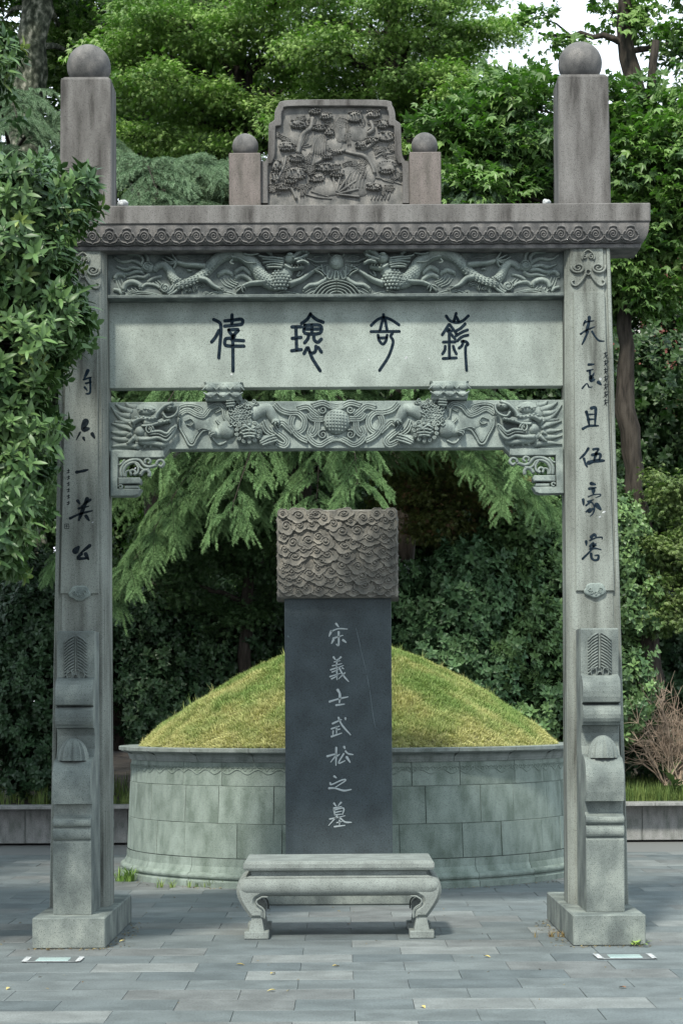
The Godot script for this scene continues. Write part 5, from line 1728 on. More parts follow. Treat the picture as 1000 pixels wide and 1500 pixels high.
# blobs: [centre (world), radii]; leaves gather in clumps along the twigs of each blob
func tree(called: String, label: String, category: String, group: String, trunk: Array, tr: Array, blobs: Array, o: Dictionary) -> Node3D:
	var base: Vector3 = trunk[0]
	var t := thing(called, label, category, base, group)
	var r := RandomNumberGenerator.new()
	r.seed = o.seed
	var m := MB.new()
	var tp := []
	var trr := []
	var f := FastNoiseLite.new()
	f.seed = o.seed
	f.frequency = 0.9
	for i in trunk.size() - 1:
		for k in 6:
			var q := k / 6.0
			var p: Vector3 = trunk[i].lerp(trunk[i + 1], q) - base
			tp.append(p + Vector3(f.get_noise_2d(p.y, 0), 0, f.get_noise_2d(p.y, 50)) * tr[i] * 0.8)
			trr.append(lerpf(tr[i], tr[i + 1], q) * (1.0 + 0.12 * f.get_noise_2d(p.y * 3.0, 9)))
	tp.append(trunk[-1] - base)
	trr.append(tr[-1])
	trr[0] = trr[0] * 1.35
	f.frequency = 0.9
	m.tube(tp, trr, 20, f)
	obj("trunk", m, o.bark, t)
	var xs: Array[Transform3D] = []
	var cs: Array[Color] = []
	var total := 0.0
	for b in blobs:
		total += b[1].x * b[1].y + b[1].y * b[1].z + b[1].x * b[1].z
	for b in blobs:
		var c: Vector3 = b[0] - base
		var R: Vector3 = b[1]
		# the limb that carries this part of the crown
		var best := 0
		for i in tp.size():
			if tp[i].y < c.y - R.y * 0.3 and (tp[i].y > tp[best].y):
				best = i
		var st: Vector3 = tp[best]
		m = MB.new()
		var mid := st.lerp(c, 0.55) + Vector3(0, R.y * 0.15, 0)
		var lr: float = minf(trr[best] * 0.5, 0.03 + 0.035 * R.length())
		var lp := []
		var lw := []
		for k in 9:
			var q := k / 8.0
			lp.append(st.lerp(mid, q).lerp(mid.lerp(c, q), q) + Vector3(f.get_noise_2d(k, c.x), f.get_noise_2d(k, c.y), f.get_noise_2d(k, c.z)) * 0.12)
			lw.append(lerpf(lr, lr * 0.35, q))
		m.tube(lp, lw, 7)
		var share: float = (R.x * R.y + R.y * R.z + R.x * R.z) / total
		var n := int(o.count * share)
		var clumps := maxi(5, int(n / float(o.get("clump", 34))))
		for k in clumps:
			var d := ball_dir(r)
			if o.get("low", true) == false and d.y < -0.5:
				d.y = -d.y
			var reach := pow(r.randf(), 0.33)
			var tip := c + d * R * reach * 0.96
			if k % 3 == 0:
				var e := lp[5].lerp(tip, 0.5) + Vector3(0, 0.05, 0) as Vector3
				m.tube([lp[5], e, tip], [lr * 0.4, lr * 0.25, 0.006], 5)
			var crad: Vector3 = R * o.get("spread", 0.3) * r.randf_range(0.7, 1.3)
			var tone := r.randf()
			for i in n / clumps:
				var g := Vector3(r.randfn(), r.randfn() * o.get("flat", 0.8), r.randfn()) * 0.6
				var p := tip + g * crad
				var away := ((p - c) / R).normalized()
				var dir: Vector3 = (away * Vector3(1, 0.5, 1) + Vector3(0, o.get("rise", 0.3), 0) + ball_dir(r) * 0.55).normalized()
				var up: Vector3 = Vector3.UP + ball_dir(r) * 0.5 + Vector3(0, 0, 0.35)
				var s: float = o.size * r.randf_range(0.75, 1.25)
				xs.append(Transform3D(frame(dir, up, r.randf_range(-0.5, 0.5)).scaled_local(Vector3.ONE * s), p))
				var col: Color = o.c0.lerp(o.c1, clampf(tone * 0.7 + r.randf() * 0.45, 0.0, 1.0))
				if o.has("c2") and r.randf() < o.get("share2", 0.1):
					col = col.lerp(o.c2, 0.75)
				cs.append(col * r.randf_range(0.8, 1.2))
		obj("limb", m, o.bark, t)
	var fo := scatter("foliage", o.leaf, o.mat, xs, cs, t)
	tag(fo, "", "", "", "stuff")
	return t


func blob(px: float, py: float, rx: float, ry: float, far: float, rz := 0.0) -> Array:
	var k := far / 3000.0
	return [at3(px, py, far), Vector3(rx * k, ry * k, rz if rz > 0.0 else (rx + ry) * 0.5 * k)]


# a cedar: tiers of boughs that reach out and hang at their tips
func cedar(label: String, base: Vector3, height: float, tr: float, boughs: Array, seed_: int, c0: Color, c1: Color) -> void:
	var t := thing("cedar_tree", label, "tree", base, "cedars behind the tomb")
	var r := RandomNumberGenerator.new()
	r.seed = seed_
	var m := MB.new()
	m.tube([Vector3(0, -0.2, 0), Vector3(0.05, height * 0.3, 0), Vector3(-0.04, height * 0.7, 0.03), Vector3(0, height, 0)], [tr * 1.3, tr, tr * 0.6, 0.03], 12)
	obj("trunk", m, M.bark, t)
	var xs: Array[Transform3D] = []
	var cs: Array[Color] = []
	for b in boughs:
		# [height, bearing in degrees (0 = towards the path, + = right), length, droop]
		var a := deg_to_rad(b[1])
		var out := Vector3(sin(a), 0, cos(a))
		var side := Vector3(out.z, 0, -out.x)
		var p0 := Vector3(0, b[0], 0)
		var path := []
		var rad := []
		for k in 13:
			var q := k / 12.0
			path.append(p0 + out * b[2] * q + Vector3(0, b[2] * (0.16 * sin(q * PI) - 0.45 * b[3] * q * q * q), 0) + side * 0.1 * sin(q * 5.0 + b[0]))
			rad.append(lerpf(0.028, 0.003, q))
		m = MB.new()
		m.tube(path, rad, 6)
		# side branches fan out flat from the bough, each feathered with short shoots that nod at the end
		var n := int(b[2] * 14)
		for k in n:
			var q := minf(lerpf(0.12, 1.06, (k + r.randf()) / n), 0.995)
			var f := q * 12.0
			var i := mini(int(f), 11)
			var s0: Vector3 = path[i].lerp(path[i + 1], f - i)
			var along: Vector3 = (path[i + 1] - path[i]).normalized()
			var sg := 1.0 if k % 2 == 0 else -1.0
			var L: float = r.randf_range(0.55, 1.2) * (1.0 - 0.5 * q) * minf(1.0, b[2] / 2.4)
			var d := (side * sg * r.randf_range(0.5, 1.1) + along * r.randf_range(0.5, 1.0) + Vector3(0, r.randf_range(-0.1, 0.4), 0)).normalized()
			var fall: float = r.randf_range(0.35, 1.0) * (0.5 + b[3])
			var prev := s0
			var tp := [s0]
			var steps := maxi(5, int(L / 0.042))
			for j in steps:
				var z := (j + 1.0) / steps
				var dj := (d + Vector3(0, -fall * pow(z, 1.5) * 1.5, 0) + ball_dir(r) * 0.08).normalized()
				var nx := prev + dj * (L / steps)
				tp.append(nx)
				var tone := clampf(0.1 + 0.5 * z + r.randf_range(-0.15, 0.35), 0.0, 1.0)
				var flat_side := dj.cross(Vector3.UP).normalized()
				for e in [-1.0, 1.0]:
					if r.randf() < 0.12:
						continue
					var dd: Vector3 = (dj * 0.75 + flat_side * e * r.randf_range(0.5, 1.0) + Vector3(0, r.randf_range(-0.35, 0.2) - 0.25 * z, 0) + ball_dir(r) * 0.2).normalized()
					var sl := r.randf_range(0.75, 1.25)
					var root := nx
					for w in (3 if r.randf() < 0.45 else 2):
						xs.append(Transform3D(frame(dd, Vector3(r.randf() - 0.5, r.randf() - 0.5, 1)).scaled_local(Vector3(1, sl, 1) * r.randf_range(0.85, 1.1)), root))
						cs.append(c0.lerp(c1, clampf(tone + 0.15 * w, 0.0, 1.0)) * r.randf_range(0.85, 1.15))
						root += dd * 0.07 * sl
						dd = (dd + Vector3(0, -0.3, 0)).normalized()
				xs.append(Transform3D(frame(dj, Vector3(0.1, 0.3, 1)), prev))
				cs.append(c0.lerp(c1, tone))
				prev = nx
			var tw := []
			for j in tp.size():
				tw.append(lerpf(0.006, 0.0015, float(j) / tp.size()))
			m.tube(tp, tw, 4)
		obj("bough", m, M.bark, t)
	var fo := scatter("needles", shoots.needle, M.needle, xs, cs, t)
	tag(fo, "", "", "", "stuff")


func build_plants() -> void:
	shoots.needle = needle_shoot(1, 0.075, 0.026, 54)
	shoots.osmanthus = sprig(3, 9, 0.10, 0.037, 1.15, 0.09)
	shoots.camellia = sprig(4, 9, 0.085, 0.045, 1.2, 0.12)
	shoots.small = sprig(6, 12, 0.055, 0.026, 1.2, 0.14)
	shoots.plane = lobed_sprig(5, 6, 0.13, 5, 0.5, 0.16)
	shoots.maple = lobed_sprig(8, 9, 0.075, 6, 0.33, 0.13)
	shoots.feather = feather_sprig(9, 6, 0.17, 0.026)
	var D := Vector3(0, 0, 0)
	# ---- foreground broadleaf tree in front of the left column
	var f := 13.0
	tree("osmanthus_tree", "glossy broadleaf evergreen tree at left, its leaves covering the top of the left column", "tree", "",
		[Vector3(-3.1, 0, 1.5), Vector3(-3.0, 1.4, 1.5), Vector3(-2.8, 2.8, 1.55), Vector3(-2.6, 4.2, 1.6)], [0.12, 0.10, 0.08, 0.04],
		[blob(48, 310, 70, 52, f, 0.45), blob(112, 282, 26, 22, f, 0.2), blob(35, 400, 62, 56, f, 0.5), blob(92, 465, 40, 40, f, 0.3), blob(30, 520, 72, 62, f, 0.5), blob(22, 620, 62, 62, f, 0.5), blob(12, 715, 56, 56, f, 0.45), blob(-8, 790, 46, 52, f, 0.45), blob(-90, 430, 110, 150, f, 0.8), blob(-110, 650, 120, 150, f, 0.8), blob(-20, 105, 34, 60, 13.4, 0.3), blob(-110, 230, 60, 100, 13.4, 0.6), blob(-220, 350, 150, 200, f, 1.0)],
		{"seed": 101, "bark": M.bark, "leaf": shoots.osmanthus, "mat": M.glossy_leaf, "count": 10500, "size": 0.8, "c0": Color(0.03, 0.072, 0.028), "c1": Color(0.10, 0.175, 0.055), "c2": Color(0.22, 0.29, 0.08), "share2": 0.03, "clump": 16, "spread": 0.3, "rise": 0.45})
	# ---- big plane trees at the upper left, pale mottled trunks
	f = 33.0
	var plane := {"seed": 110, "bark": M.grey_bark, "leaf": shoots.plane, "mat": M.soft_leaf, "count": 2600, "size": 1.0, "c0": Color(0.03, 0.07, 0.025), "c1": Color(0.18, 0.28, 0.075), "clump": 22, "spread": 0.35}
	tree("plane_tree", "thick mottled grey plane trunk behind the left upper post, leftmost of the pale trunks", "tree", "plane trees at the upper left",
		[at3(40, 1000, f), at3(44, 500, f), at3(40, 150, f), at3(52, -120, f)], [0.34, 0.3, 0.26, 0.2],
		[blob(95, 40, 50, 60, 35), blob(130, 90, 50, 60, 35), blob(-60, 170, 60, 90, 34), blob(60, -110, 200, 80, f), blob(10, 250, 100, 40, 35), blob(0, 20, 30, 40, 35)], plane)
	plane.seed = 111
	tree("plane_tree", "pale plane trunk leaning right behind the cedar boughs at upper left", "tree", "plane trees at the upper left",
		[at3(252, 1000, 31), at3(236, 420, 31), at3(205, 200, 31), at3(236, 20, 31), at3(262, -150, 31)], [0.24, 0.2, 0.17, 0.14, 0.1],
		[blob(250, 40, 100, 60, 31), blob(180, 130, 60, 60, 31), blob(320, -60, 140, 70, 31), blob(215, 190, 70, 40, 31)], plane)
	plane.seed = 112
	plane.count = 2000
	tree("plane_tree", "dark plane trunk rising between the two paler trunks at the top left", "tree", "plane trees at the upper left",
		[at3(120, 1000, 36), at3(128, 400, 36), at3(165, 60, 36), at3(180, -100, 36)], [0.3, 0.27, 0.24, 0.2],
		[blob(160, 20, 110, 70, 36), blob(90, 160, 80, 80, 36), blob(200, -90, 160, 60, 36)], plane)
	# ---- feathery light-green trees across the top
	var fe := {"seed": 120, "bark": M.bark, "leaf": shoots.feather, "mat": M.soft_leaf, "count": 15000, "size": 0.78, "c0": Color(0.06, 0.13, 0.03), "c1": Color(0.24, 0.36, 0.085), "clump": 16, "spread": 0.42, "flat": 0.3, "rise": 0.0}
	var lr := RandomNumberGenerator.new()
	lr.seed = 55
	var tiers := func(x0: float, x1: float, y0: float, y1: float, n: int, far: float) -> Array:
		var out := []
		for k in n:
			var q := (k + 0.5) / n
			out.append(blob(lerpf(x0, x1, fposmod(k * 0.618 + lr.randf_range(-0.06, 0.06), 1.0)), lerpf(y0, y1, q), lr.randf_range(42, 78), lr.randf_range(13, 22), far + lr.randf_range(-1.2, 1.2), lr.randf_range(0.35, 0.7)))
		return out
	fe.leaf = shoots.maple
	fe.count = 9500
	fe.size = 0.95
	tree("maple_tree", "layered light green small-leaved tree behind the crest panel at the top centre", "tree", "light green trees above the gate",
		[at3(600, 1000, 28), at3(585, 450, 28), at3(575, 120, 28), at3(580, -150, 28)], [0.2, 0.17, 0.13, 0.08], tiers.call(430, 725, -40, 275, 30, 27.6), fe)
	fe.seed = 121
	fe.count = 7000
	fe.size = 1.0
	fe.leaf = shoots.maple
	tree("maple_tree", "layered light green small-leaved tree between left upper post and crest panel", "tree", "light green trees above the gate",
		[at3(375, 1000, 29), at3(365, 400, 29), at3(350, 100, 29), at3(345, -150, 29)], [0.2, 0.17, 0.13, 0.08], tiers.call(175, 430, -40, 225, 26, 28.6), fe)
	# ---- plane-leaved tree on the right, dark bent trunk
	var pl := {"seed": 130, "bark": M.bark, "leaf": shoots.plane, "mat": M.soft_leaf, "count": 5600, "size": 1.0, "c0": Color(0.03, 0.075, 0.025), "c1": Color(0.17, 0.285, 0.07), "clump": 20, "spread": 0.32, "rise": -0.1}
	f = 26.0
	tree("sweetgum_tree", "dark bent trunk with lobed leaves standing just right of the right column", "tree", "",
		[at3(952, 1000, f), at3(946, 830, f), at3(922, 660, f), at3(912, 480, f), at3(945, 250, f), at3(960, 60, f)], [0.145, 0.13, 0.12, 0.095, 0.08, 0.05],
		[blob(800, 170, 110, 60, f), blob(930, 215, 90, 80, f), blob(940, 350, 90, 80, f), blob(720, 290, 90, 60, f), blob(800, 270, 80, 60, 26.5), blob(690, 215, 60, 50, f), blob(1050, 260, 90, 150, f), blob(930, 430, 60, 35, f), blob(640, 280, 50, 40, 27)], pl)
	# the open tree at the top right, sky behind its branches
	pl.seed = 131
	pl.count = 420
	tree("open_crowned_tree", "dark forked branches with few leaves against the sky at the top right", "tree", "",
		[at3(1110, 1000, 30), at3(1060, 420, 30), at3(945, 190, 30), at3(915, 60, 30), at3(905, -90, 30)], [0.24, 0.2, 0.15, 0.11, 0.08],
		[blob(985, 60, 60, 60, 30), blob(900, 10, 40, 30, 30), blob(790, 45, 60, 22, 30), blob(1020, -40, 60, 60, 30), blob(960, 170, 60, 30, 30)], pl)
	# ---- cedars
	var near := []
	for w in [[5.6, 5, 3.1, 0.55], [5.3, -28, 3.3, 0.75], [5.0, -52, 3.0, 0.8], [5.5, 30, 3.3, 0.6], [4.9, 48, 3.6, 0.5], [4.6, 15, 2.8, 0.7], [4.5, -14, 2.9, 0.85], [4.8, -75, 3.2, 0.7], [5.9, -10, 2.6, 0.5], [6.2, 20, 2.6, 0.4], [6.3, -40, 2.8, 0.5], [6.1, 55, 2.8, 0.4], [5.9, -95, 2.8, 0.5], [4.2, -38, 2.7, 0.8], [5.2, -64, 3.4, 0.65], [4.0, 62, 3.5, 0.4], [4.5, 70, 3.7, 0.35], [4.4, 52, 3.1, 0.45], [3.6, -45, 2.8, 0.6], [3.9, -70, 3.0, 0.6], [3.4, -58, 2.6, 0.7], [4.1, 5, 2.4, 0.5]]:
		near.append(w)
	cedar("drooping blue-green cedar whose boughs hang under the lion beam behind the stele", at3(440, 1120, 25.6) * Vector3(1, 0, 1) + Vector3(0, 0.4, 0), 7.6, 0.2, near, 140, Color(0.045, 0.10, 0.035), Color(0.23, 0.37, 0.16))
	var high := []
	for w in [[8.6, 5, 2.6, 0.3], [8.5, 40, 3.0, 0.25], [8.7, -35, 2.8, 0.3], [8.3, 70, 3.2, 0.3], [8.2, -70, 3.0, 0.3], [8.0, 20, 2.9, 0.4], [8.0, -15, 2.7, 0.4], [7.5, 50, 2.9, 0.4], [7.5, -50, 2.9, 0.4], [7.2, 0, 2.6, 0.4], [6.8, 30, 2.6, 0.4], [6.9, -35, 2.6, 0.4], [8.9, 100, 2.4, 0.2], [9.0, -100, 2.6, 0.2]]:
		high.append([w[0] - 0.75, w[1], w[2], w[3]])
	cedar("tall grey-green cedar whose flat boughs show between the left upper post and the crest panel", at3(232, 1120, 27.5) * Vector3(1, 0, 1) + Vector3(0, 0.4, 0), 8.6, 0.22, high, 141, Color(0.065, 0.12, 0.06), Color(0.24, 0.34, 0.21))
	var left := []
	for w in [[9.2, 10, 2.4, 0.35], [9.0, 50, 2.2, 0.35], [8.8, -30, 2.4, 0.35], [8.3, 25, 2.4, 0.4], [8.2, -10, 2.4, 0.4], [7.7, 60, 2.4, 0.4], [7.4, 15, 2.4, 0.4], [7.0, 40, 2.4, 0.4]]:
		left.append([w[0] - 0.1, w[1], w[2], w[3]])
	cedar("pale cedar behind the foreground tree at the left edge", at3(15, 1120, 28.5) * Vector3(1, 0, 1) + Vector3(0, 0.4, 0), 9.0, 0.2, left, 142, Color(0.065, 0.12, 0.06), Color(0.22, 0.31, 0.19))
	var right := []
	for w in [[7.6, -40, 2.2, 0.3], [7.9, -10, 2.2, 0.3], [7.5, -80, 2.2, 0.3], [7.2, 20, 2.0, 0.3], [8.0, 50, 1.8, 0.3]]:
		right.append(w)
	cedar("small cedar showing beside the right short post of the crest", at3(720, 1120, 27.5) * Vector3(1, 0, 1) + Vector3(0, 0.4, 0), 8.6, 0.16, right, 143, Color(0.065, 0.12, 0.06), Color(0.24, 0.34, 0.21))
	# ---- maples behind the tomb
	var mp := {"seed": 150, "bark": M.bark, "leaf": shoots.maple, "mat": M.soft_leaf, "count": 4200, "size": 1.0, "c0": Color(0.03, 0.075, 0.025), "c1": Color(0.07, 0.13, 0.04), "clump": 24, "spread": 0.3, "flat": 0.4, "rise": -0.05}
	tree("maple_tree", "dark green maple with star-shaped leaves behind the left half of the mound", "tree", "maples behind the tomb",
		[at3(362, 1080, 26.1), at3(360, 900, 26.1), at3(370, 780, 26.1), at3(350, 680, 26.1)], [0.09, 0.08, 0.06, 0.03],
		[blob(300, 800, 110, 50, 25.9), blob(420, 790, 100, 50, 25.9), blob(220, 850, 70, 45, 25.9), blob(370, 720, 120, 50, 26.4), blob(330, 890, 100, 40, 26.3), blob(480, 740, 70, 40, 26.5)], mp)
	mp.seed = 151
	mp.c0 = Color(0.07, 0.095, 0.025)
	mp.c1 = Color(0.15, 0.17, 0.045)
	mp.c2 = Color(0.19, 0.085, 0.05)
	mp.share2 = 0.14
	tree("maple_tree", "yellowish maple touched with red under the right end of the lion beam", "tree", "maples behind the tomb",
		[at3(680, 1080, 26.5), at3(672, 850, 26.5), at3(665, 700, 26.5), at3(660, 640, 26.5)], [0.09, 0.08, 0.05, 0.03],
		[blob(670, 690, 80, 36, 26), blob(610, 720, 60, 34, 26), blob(720, 730, 50, 34, 26), blob(660, 640, 90, 30, 26.5), blob(640, 760, 50, 30, 26)], mp)
	mp.seed = 152
	mp.c0 = Color(0.07, 0.12, 0.03)
	mp.c1 = Color(0.15, 0.21, 0.06)
	mp.erase("c2")
	mp.count = 2400
	tree("maple_tree", "fresh light green maple at the right edge above the bare twigs", "tree", "maples behind the tomb",
		[at3(1035, 1100, 25.8), at3(1025, 950, 25.8), at3(1010, 800, 25.8), at3(1000, 700, 25.8)], [0.07, 0.06, 0.05, 0.02],
		[blob(985, 710, 42, 26, 25.6), blob(975, 800, 45, 26, 25.6), blob(985, 870, 52, 30, 25.6), blob(960, 900, 40, 20, 25.6), blob(1030, 780, 60, 90, 25.8)], mp)
	# ---- dense evergreen shrubs behind the wall
	var cm := {"seed": 160, "bark": M.bark, "leaf": shoots.camellia, "mat": M.glossy_leaf, "count": 5200, "size": 0.9, "c0": Color(0.034, 0.08, 0.036), "c1": Color(0.09, 0.165, 0.07), "clump": 18, "spread": 0.34, "rise": 0.25}
	var shrub := func(lab: String, px: float, blobs: Array, far: float) -> void:
		tree("camellia_shrub", lab, "shrub", "glossy evergreen shrubs behind the tomb", [at3(px, 1130, far), at3(px + 6, 1000, far), at3(px - 5, 880, far)], [0.06, 0.05, 0.03], blobs, cm)
	shrub.call("dense glossy evergreen shrub directly right of the stele, behind the mound", 640, [blob(620, 900, 62, 60, 26.1), blob(680, 870, 80, 70, 25.9), blob(640, 980, 70, 70, 25.9), blob(700, 980, 70, 70, 25.7), blob(690, 1060, 90, 50, 25.7)], 26.1)
	cm.seed = 161
	cm.c1 = Color(0.125, 0.21, 0.075)
	shrub.call("tall glossy evergreen shrub behind the mound, left of the right column", 790, [blob(770, 800, 60, 60, 26.1), blob(800, 880, 60, 70, 25.9), blob(770, 960, 66, 70, 25.7), blob(800, 1050, 70, 60, 25.5), blob(830, 770, 50, 50, 26.1), blob(730, 790, 46, 40, 26.3), blob(850, 940, 60, 90, 25.9)], 26.1)
	cm.seed = 162
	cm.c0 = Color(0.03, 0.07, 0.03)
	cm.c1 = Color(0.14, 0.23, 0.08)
	shrub.call("leafy evergreen shrub immediately right of the right column, in front of the dark trunk", 905, [blob(900, 800, 38, 60, 25.8), blob(915, 880, 42, 50, 25.8), blob(905, 1020, 44, 60, 25.6)], 25.9)
	cm.seed = 163
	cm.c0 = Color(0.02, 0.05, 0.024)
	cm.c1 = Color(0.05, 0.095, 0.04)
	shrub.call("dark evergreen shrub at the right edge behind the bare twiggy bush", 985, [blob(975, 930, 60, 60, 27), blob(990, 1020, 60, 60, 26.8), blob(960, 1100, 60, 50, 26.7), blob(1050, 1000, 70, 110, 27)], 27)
	cm.seed = 164
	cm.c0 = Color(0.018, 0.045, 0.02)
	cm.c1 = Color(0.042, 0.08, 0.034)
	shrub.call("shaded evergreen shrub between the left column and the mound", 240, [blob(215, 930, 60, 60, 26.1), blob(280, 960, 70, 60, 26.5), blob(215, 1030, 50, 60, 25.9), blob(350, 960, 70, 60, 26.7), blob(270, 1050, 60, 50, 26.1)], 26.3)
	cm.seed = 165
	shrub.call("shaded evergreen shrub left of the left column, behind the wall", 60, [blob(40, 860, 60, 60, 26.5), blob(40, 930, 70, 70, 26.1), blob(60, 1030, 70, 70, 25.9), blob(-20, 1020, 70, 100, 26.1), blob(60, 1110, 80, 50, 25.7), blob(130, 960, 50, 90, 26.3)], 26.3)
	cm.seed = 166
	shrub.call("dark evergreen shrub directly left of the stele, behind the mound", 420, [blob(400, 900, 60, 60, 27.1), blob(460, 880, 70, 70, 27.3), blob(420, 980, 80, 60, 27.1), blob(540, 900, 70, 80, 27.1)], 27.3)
	# ---- evergreens at the left that keep that side in shade
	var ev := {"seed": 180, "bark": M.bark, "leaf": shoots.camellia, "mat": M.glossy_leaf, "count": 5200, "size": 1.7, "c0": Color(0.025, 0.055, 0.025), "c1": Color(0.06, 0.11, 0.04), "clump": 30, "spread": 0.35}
	ev.count = 7000
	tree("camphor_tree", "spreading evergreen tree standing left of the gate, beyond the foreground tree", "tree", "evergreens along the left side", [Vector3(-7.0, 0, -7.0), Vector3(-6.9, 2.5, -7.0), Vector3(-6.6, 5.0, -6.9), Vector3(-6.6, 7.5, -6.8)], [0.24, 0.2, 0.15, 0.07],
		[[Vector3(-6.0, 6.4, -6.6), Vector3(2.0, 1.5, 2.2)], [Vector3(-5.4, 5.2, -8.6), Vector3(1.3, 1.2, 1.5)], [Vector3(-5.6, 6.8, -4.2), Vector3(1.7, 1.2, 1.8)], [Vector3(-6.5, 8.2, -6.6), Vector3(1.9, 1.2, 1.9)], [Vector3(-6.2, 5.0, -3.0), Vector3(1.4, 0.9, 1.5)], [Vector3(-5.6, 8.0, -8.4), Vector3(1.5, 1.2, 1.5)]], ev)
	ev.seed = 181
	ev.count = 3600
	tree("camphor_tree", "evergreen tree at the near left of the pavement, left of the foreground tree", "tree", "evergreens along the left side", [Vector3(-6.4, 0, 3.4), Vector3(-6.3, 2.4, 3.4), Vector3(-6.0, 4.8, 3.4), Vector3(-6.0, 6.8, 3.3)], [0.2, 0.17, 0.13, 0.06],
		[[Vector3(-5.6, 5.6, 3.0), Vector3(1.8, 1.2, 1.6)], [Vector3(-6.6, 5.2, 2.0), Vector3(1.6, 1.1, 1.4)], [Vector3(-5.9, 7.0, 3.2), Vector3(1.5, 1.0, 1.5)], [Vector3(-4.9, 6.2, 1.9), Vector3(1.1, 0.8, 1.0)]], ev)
	# ---- deeper trees that close the view
	var bk := {"seed": 170, "bark": M.bark, "leaf": shoots.camellia, "mat": M.soft_leaf, "count": 5000, "size": 1.5, "c0": Color(0.025, 0.06, 0.024), "c1": Color(0.075, 0.14, 0.045), "clump": 30, "spread": 0.35}
	var deep := [[-40, 640, "deep green tree seen through the gap at the far left behind the plane trunks"], [170, 560, "deep green tree standing behind the cedar left of the gate's opening"], [380, 560, "deep green tree filling the gap behind the lion beam's left half"], [560, 620, "deep green tree in the background behind the stele's cloud cap"], [740, 560, "deep green tree in the background behind the lion beam's right end"], [955, 560, "deep green tree in the background right of the dark trunk"], [260, 250, "tall deep green tree behind the cedar boughs left of the crest panel"], [640, 260, "tall deep green tree in the background right of the crest panel"], [-260, 520, "deep green tree beyond the left end of the planter wall"], [-470, 600, "deep green tree far beyond the left evergreens"], [1190, 560, "deep green tree beyond the right end of the planter wall"]]
	for k in deep.size():
		var w: Array = deep[k]
		bk.seed = 170 + k
		var x: float = w[0]
		var y: float = w[1]
		f = 34.0 + 2.0 * (k % 2)
		var bl := [blob(x, y, 130, 110, f), blob(x - 70, y + 150, 110, 120, f), blob(x + 70, y + 170, 110, 120, f), blob(x + 60, y - 80, 90, 80, f), blob(x - 60, y - 110, 90, 80, f), blob(x, y + 330, 150, 110, f)]
		if k == 5 or k == 4:
			bl.remove_at(3)
		tree("background_tree", w[2], "tree", "trees deep in the park", [at3(x, 1110, f), at3(x + 8, 800, f), at3(x, y, f)], [0.2, 0.16, 0.08], bl, bk)
	# ---- bare twiggy bush on the right
	var tb := thing("bare_bush", "bare brown twiggy bush at the right edge behind the planter wall", "shrub", at3(985, 1150, 25.45))
	var r := RandomNumberGenerator.new()
	r.seed = 31
	for k in 46:
		var m := MB.new()
		var a := r.randf_range(-1.3, 1.3)
		var d := Vector3(sin(a), cos(a) * 1.05 + 0.25, r.randf_range(-0.5, 0.6)).normalized()
		var L := r.randf_range(0.7, 1.35)
		var pts := [Vector3(r.randf_range(-0.12, 0.12), 0, r.randf_range(-0.1, 0.1))]
		for j in 6:
			pts.append(pts[-1] + (d + ball_dir(r) * 0.22 + Vector3(0, 0.12 - 0.06 * j, 0)).normalized() * L / 6.0)
		m.tube(pts, [0.011, 0.010, 0.008, 0.007, 0.005, 0.004, 0.002], 5)
		for j in range(2, 7):
			for e in 5:
				var q: Vector3 = pts[j]
				var dd := (d + ball_dir(r) * 0.9).normalized()
				var l2 := r.randf_range(0.12, 0.34)
				m.tube([q, q + dd * l2 * 0.5, q + (dd + ball_dir(r) * 0.3).normalized() * l2], [0.004, 0.003, 0.0012], 4)
		obj("branch", m, M.twig, tb)
	# ---- ground plants in the bed
	var xs: Array[Transform3D] = []
	var cs: Array[Color] = []
	for k in 5200:
		var x := r.randf_range(-6.5, 6.5) if k % 3 == 0 else r.randf_range(2.4, 5.2)
		var d := pow(r.randf(), 1.5) * 3.0
		xs.append(Transform3D(Basis(Vector3.UP, r.randf() * TAU).scaled_local(Vector3(1.6, r.randf_range(2.0, 5.5), 1.6)), Vector3(x, 0.40 + d * 0.04, -10.5 - d)))
		cs.append(Color(0.06, 0.11, 0.03).lerp(Color(0.16, 0.21, 0.06), r.randf()))
	tag(scatter("bed_grass", grass_tuft(), M.grass, xs, cs, self), "long green grass growing in the bed behind the planter wall", "grass", "", "stuff")
	# broad-leaved seedling at the right edge
	var sd := thing("broad_leaf_seedling", "young plant with broad upright leaves in the bed at the right edge", "plant", at3(985, 1165, 25.35))
	for k in 9:
		var m := MB.new()
		var a := TAU * k / 9.0
		var d := Vector3(cos(a), r.randf_range(0.7, 1.6), sin(a))
		leaf(m, Vector3(0, 0.06 + 0.03 * k, 0), d, Vector3.UP, r.randf_range(0.2, 0.32), 0.1, 0.3, 0.2)
		obj("leaf", m, plain(lin(0.12, 0.20, 0.07), 0.45), sd)
	# ---- weeds
	var weed := func(lab: String, at: Vector3, n: int, spread: float, h: float, c0: Color, c1: Color) -> void:
		var wx: Array[Transform3D] = []
		var wc: Array[Color] = []
		for k in n:
			var p := Vector3(r.randfn() * spread, 0, r.randfn() * spread * 0.3)
			wx.append(Transform3D(Basis(Vector3.UP, r.randf() * TAU).scaled_local(Vector3.ONE * h * r.randf_range(0.6, 1.3)), p))
			wc.append(c0.lerp(c1, r.randf()))
		var w := thing("weed_tuft", lab, "weed", at, "weeds in the paving joints")
		tag(scatter("blades", grass_tuft(), M.grass, wx, wc, w), "", "", "", "stuff")
	weed.call("tuft of green grass at the foot of the tomb wall's left end", Vector3(-2.02, 0, -4.55), 16, 0.06, 2.2, Color(0.10, 0.20, 0.04), Color(0.2, 0.3, 0.07))
	weed.call("low green weeds along the foot of the tomb wall, left of the table", Vector3(-1.27, 0, -3.86), 26, 0.16, 1.3, Color(0.08, 0.16, 0.04), Color(0.2, 0.26, 0.08))
